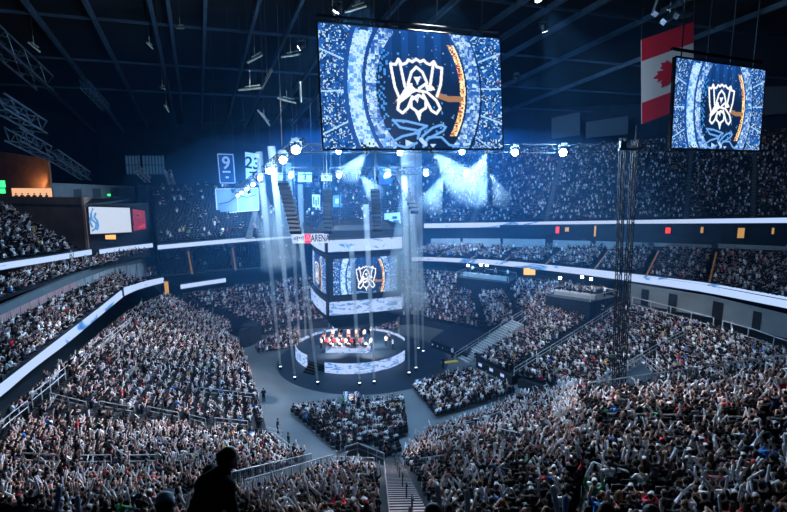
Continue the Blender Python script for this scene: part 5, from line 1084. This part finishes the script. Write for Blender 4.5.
truss(D(302, 141, 52.5), D(230, 197, 101), .8, M['drape'], 'lighting_truss', 'long diagonal lighting truss beside the number banners', r=.05)
for a, b in ((D(320, 148, 56.6), 0), (D(580, 148, 56.6), 0), (D(300, 170, 66.6), 0), (D(460, 170, 66.6), 0)): pass
NMS = ['first', 'second', 'third', 'fourth', 'last']
for i, (x, y, d, s_) in enumerate(GL): p = D(x, y, d); fixture(p, CO, M['lens'], 'glaring stage light on the upper truss, %s from the scoreboard side' % NMS[i], .55 * s_); lamp_obj('glare', 'POINT', p + (CO - p).normalized() * .7, 3600 * s_ ** 2, (.38, .65, 1), shadow_soft_size=.25)
for i, (x, y, d, s_) in enumerate(G2): p = D(x, y, d); fixture(p, CO, M['lens'], 'glaring stage light on the lower truss, %s from the diagonal truss' % NMS[i], .55 * s_); lamp_obj('glare', 'POINT', p + (CO - p).normalized() * .7, 3600 * s_ ** 2, (.38, .65, 1), shadow_soft_size=.25)
for i, (x, y, d, s_) in enumerate(GT): p = D(x, y, d); fixture(p, CO, M['lens'] if i < 4 else M['lensdim'], 'stage light on the diagonal truss, %s from the big screen down' % ordn(i), .6 * s_ + .1); lamp_obj('glare', 'POINT', p + (CO - p).normalized() * .7, 3600 * s_ ** 2, (.38, .65, 1), shadow_soft_size=.25)
# floor lamps with upright shafts of light
FB = [((280.7, 371), (266, 222)), ((295, 381.6), (279, 222)), ((300, 349), (292, 222)), ((318, 386.5), (306, 285)), ((359.8, 387.6), (354, 290)), ((374.3, 386), (368.5, 262)), ((409, 377), (405, 190)), ((416, 372), (412, 200)), ((418.5, 352), (416, 205)), ((423.3, 355), (420, 210)), ((399, 344), (397, 262)), ((306, 345), (302, 235))]
for i, ((x, y), (tx, ty)) in enumerate(FB):
    p = P(x, y, .03); t = D(tx, ty, p.y); p1 = p + Vector((0, 0, .45)); dv = (t - p1).normalized()
    fixture(p1, t, M['lensfloor'], 'floor lamp throwing an upright shaft, %s from the far floor seats' % ordn(i), .42, 'floor lamps around the stage')
    t = p1 + (t - p1) * 1.45; L = (t - p1).length; beam_cone(p1 + dv * .3, t, .17, .17 + L * .011, 'upright pale light shaft, %s from the far floor seats' % ordn(i), 260000)
# slanted cones from the trusses
SB_ = [((434, 153), (452, 172), 56, 1.3), ((486, 153.5), (474, 182), 56, 1.6), ((404.5, 176), (405, 262), 67, 2.3), ((443, 176), (434, 196), 66, 1.2), ((491, 174), (499, 192), 66, .9), ((365, 154), (354, 168), 56, .9), ((361, 176), (371, 188), 66, .9), ((262, 185), (272, 240), 70, 1.6), ((275, 180), (283, 236), 72, 1.6), ((250, 195), (262, 236), 80, .8)]
for i, ((x, y), (tx, ty), d, w) in enumerate(SB_):
    p = D(x, y, d); t = D(x + (tx - x) * 1.5, y + (ty - y) * 1.5, d + 3); w *= 1.5; fixture(p - (t - p).normalized() * .5, t, M['lensdim'], 'lamp throwing a slanted light cone, %s in order' % ordn(i), .5)
    beam_cone(p, t, .15, w, 'soft slanted cone of light, %s of those under the trusses' % ordn(i), 1500, CONEV)
# haze filling the middle of the hall, blue light put into its colour
HZ = vol_mat('hall_haze', (.10, .42, 1.0), .0038, .25)
m = MB(); m.lathe((2, 102, 2), [(38, 0), (48, 6), (53, 16), (48, 25), (36, 31)], 32); tag(m.build('haze', HZ), 'thin haze, coloured for the blue light, hanging in the middle of the hall', 'haze', kind='stuff')
m = MB(); m.lathe((5, 95, 1.5), [(56, 0), (70, 8), (72, 26), (64, 36), (40, 42)], 24); tag(m.build('haze', vol_mat('upper_haze', (.10, .42, 1.0), .0003, .2)), 'fainter haze reaching up towards the roof', 'haze', kind='stuff')
# flood lights and fixtures added under the roof to light the stands
FL = [((-6, 58, 44), (-26, 57, 3), 190000, (1, .93, .92), 44), ((-2, 50, 44), (-14, 32, 7), 140000, (1, .93, .92), 60), ((14, 54, 44), (25, 35, 12), 190000, (.95, .95, 1), 46), ((4, 48, 44), (2, 27, 11), 95000, (.92, .95, 1), 55), ((18, 66, 44), (33, 74, 3), 105000, (.86, .93, 1), 48), ((2, 84, 43), (2, 108, 4), 90000, (.55, .78, 1), 66), ((-8, 84, 43), (-26, 92, 3), 65000, (.6, .8, 1), 60), ((20, 88, 42), (60, 130, 26), 90000, (.45, .7, 1), 70), ((-12, 70, 43), (-52, 68, 18), 24000, (.8, .9, 1), 50), ((-6, 66, 40), (-6, 77, 1), 140000, (.9, .95, 1), 34), ((-8, 90, 42), (-20, 110, 18), 40000, (.3, .6, 1), 70), ((0, 60, 42), (-2, 54, 0), 24000, (.75, .88, 1), 40)]
for i, (p, t, e, c, a) in enumerate(FL):
    p = Vector(p); p.z = min(p.z, rz(p.x, p.y) - 4)
    fixture(p - (Vector(t) - p).normalized() * .4, t, M['lensdim'], 'flood light high under the roof turned to the ' + ['side bowl', 'corner block', 'long fence block', 'pale stair block', 'wide bowl block', 'far bowl', 'far corner', 'upper deck', 'upper crowd by the brown wall', 'stage', 'far banners', 'floor seats'][i], .8, 'roof flood lights')
    lamp_obj('flood', 'SPOT', p, e * 1.9, c, t, spot_size=math.radians(a), spot_blend=.7, shadow_soft_size=.35)
for i, (x, y) in enumerate([(-2, -1.5), (2, -1.5), (2, 1.8), (-2, 1.8)]):  # unseen lamps added to brighten the stage where the scoreboard blocks the flood
    p = Vector((SB.x + x, SB.y + y, 4.6)); t = Vector((SX + x * 1.6, SY + y * 1.4, 1.1)); fixture(p, t, M['lensdim'], 'stage wash lamp added under the scoreboard, at its %s corner' % ['near stage steps', 'near small platform', 'far platform', 'far floor seats'][i], .5, 'stage wash lamps')
    lamp_obj('added_stage_wash', 'SPOT', p + (t - p).normalized() * .4, 2600, (1, .93, .92), t, spot_size=math.radians(125), spot_blend=.6, shadow_soft_size=.2)
# blue wash in the haze, warm lamp on the copper wall, roof glow, spot added to brighten the flag
lamp_obj('wash', 'SPOT', (10, 62, 34), 130000, BLUE, (22, 110, 22), spot_size=math.radians(80), spot_blend=.8, shadow_soft_size=.6)
lamp_obj('wash', 'SPOT', (-10, 64, 34), 70000, BLUE, (-14, 110, 20), spot_size=math.radians(80), spot_blend=.8, shadow_soft_size=.6)
lamp_obj('warm', 'SPOT', D(40, 186, 85), 160, (1, .60, .32), D(37, 170, 87.5), spot_size=math.radians(120), spot_blend=.6, shadow_soft_size=.15)
lamp_obj('warm', 'POINT', D(30, 190, 85.5), 60, (1, .62, .35), shadow_soft_size=.4)
lamp_obj('roof_glow', 'SPOT', (0, 40, 30), 2500, (.35, .65, 1), (-4, 70, 56), spot_size=math.radians(120), spot_blend=.8, shadow_soft_size=1)
lamp_obj('flag_light', 'SPOT', (12, 50, 36), 22000, (.6, .8, 1), D(668, 75, 71), spot_size=math.radians(30), spot_blend=.6, shadow_soft_size=.3)
w = bpy.data.worlds.new('world'); SC.world = w; w.use_nodes = True; w.node_tree.nodes['Background'].inputs[0].default_value = (.15, .35, .7, 1); w.node_tree.nodes['Background'].inputs[1].default_value = .0
vs = SC.view_settings; vs.view_transform = 'Standard'; vs.look = 'None'; vs.exposure = .3; vs.gamma = 1; vs.use_curve_mapping = False
cy = SC.cycles; cy.use_denoising = True; cy.max_bounces = 4; cy.diffuse_bounces = 2; cy.glossy_bounces = 2; cy.volume_bounces = 0; cy.transparent_max_bounces = 16; cy.sample_clamp_indirect = 4; cy.use_light_tree = True; cy.caustics_reflective = False; cy.caustics_refractive = False
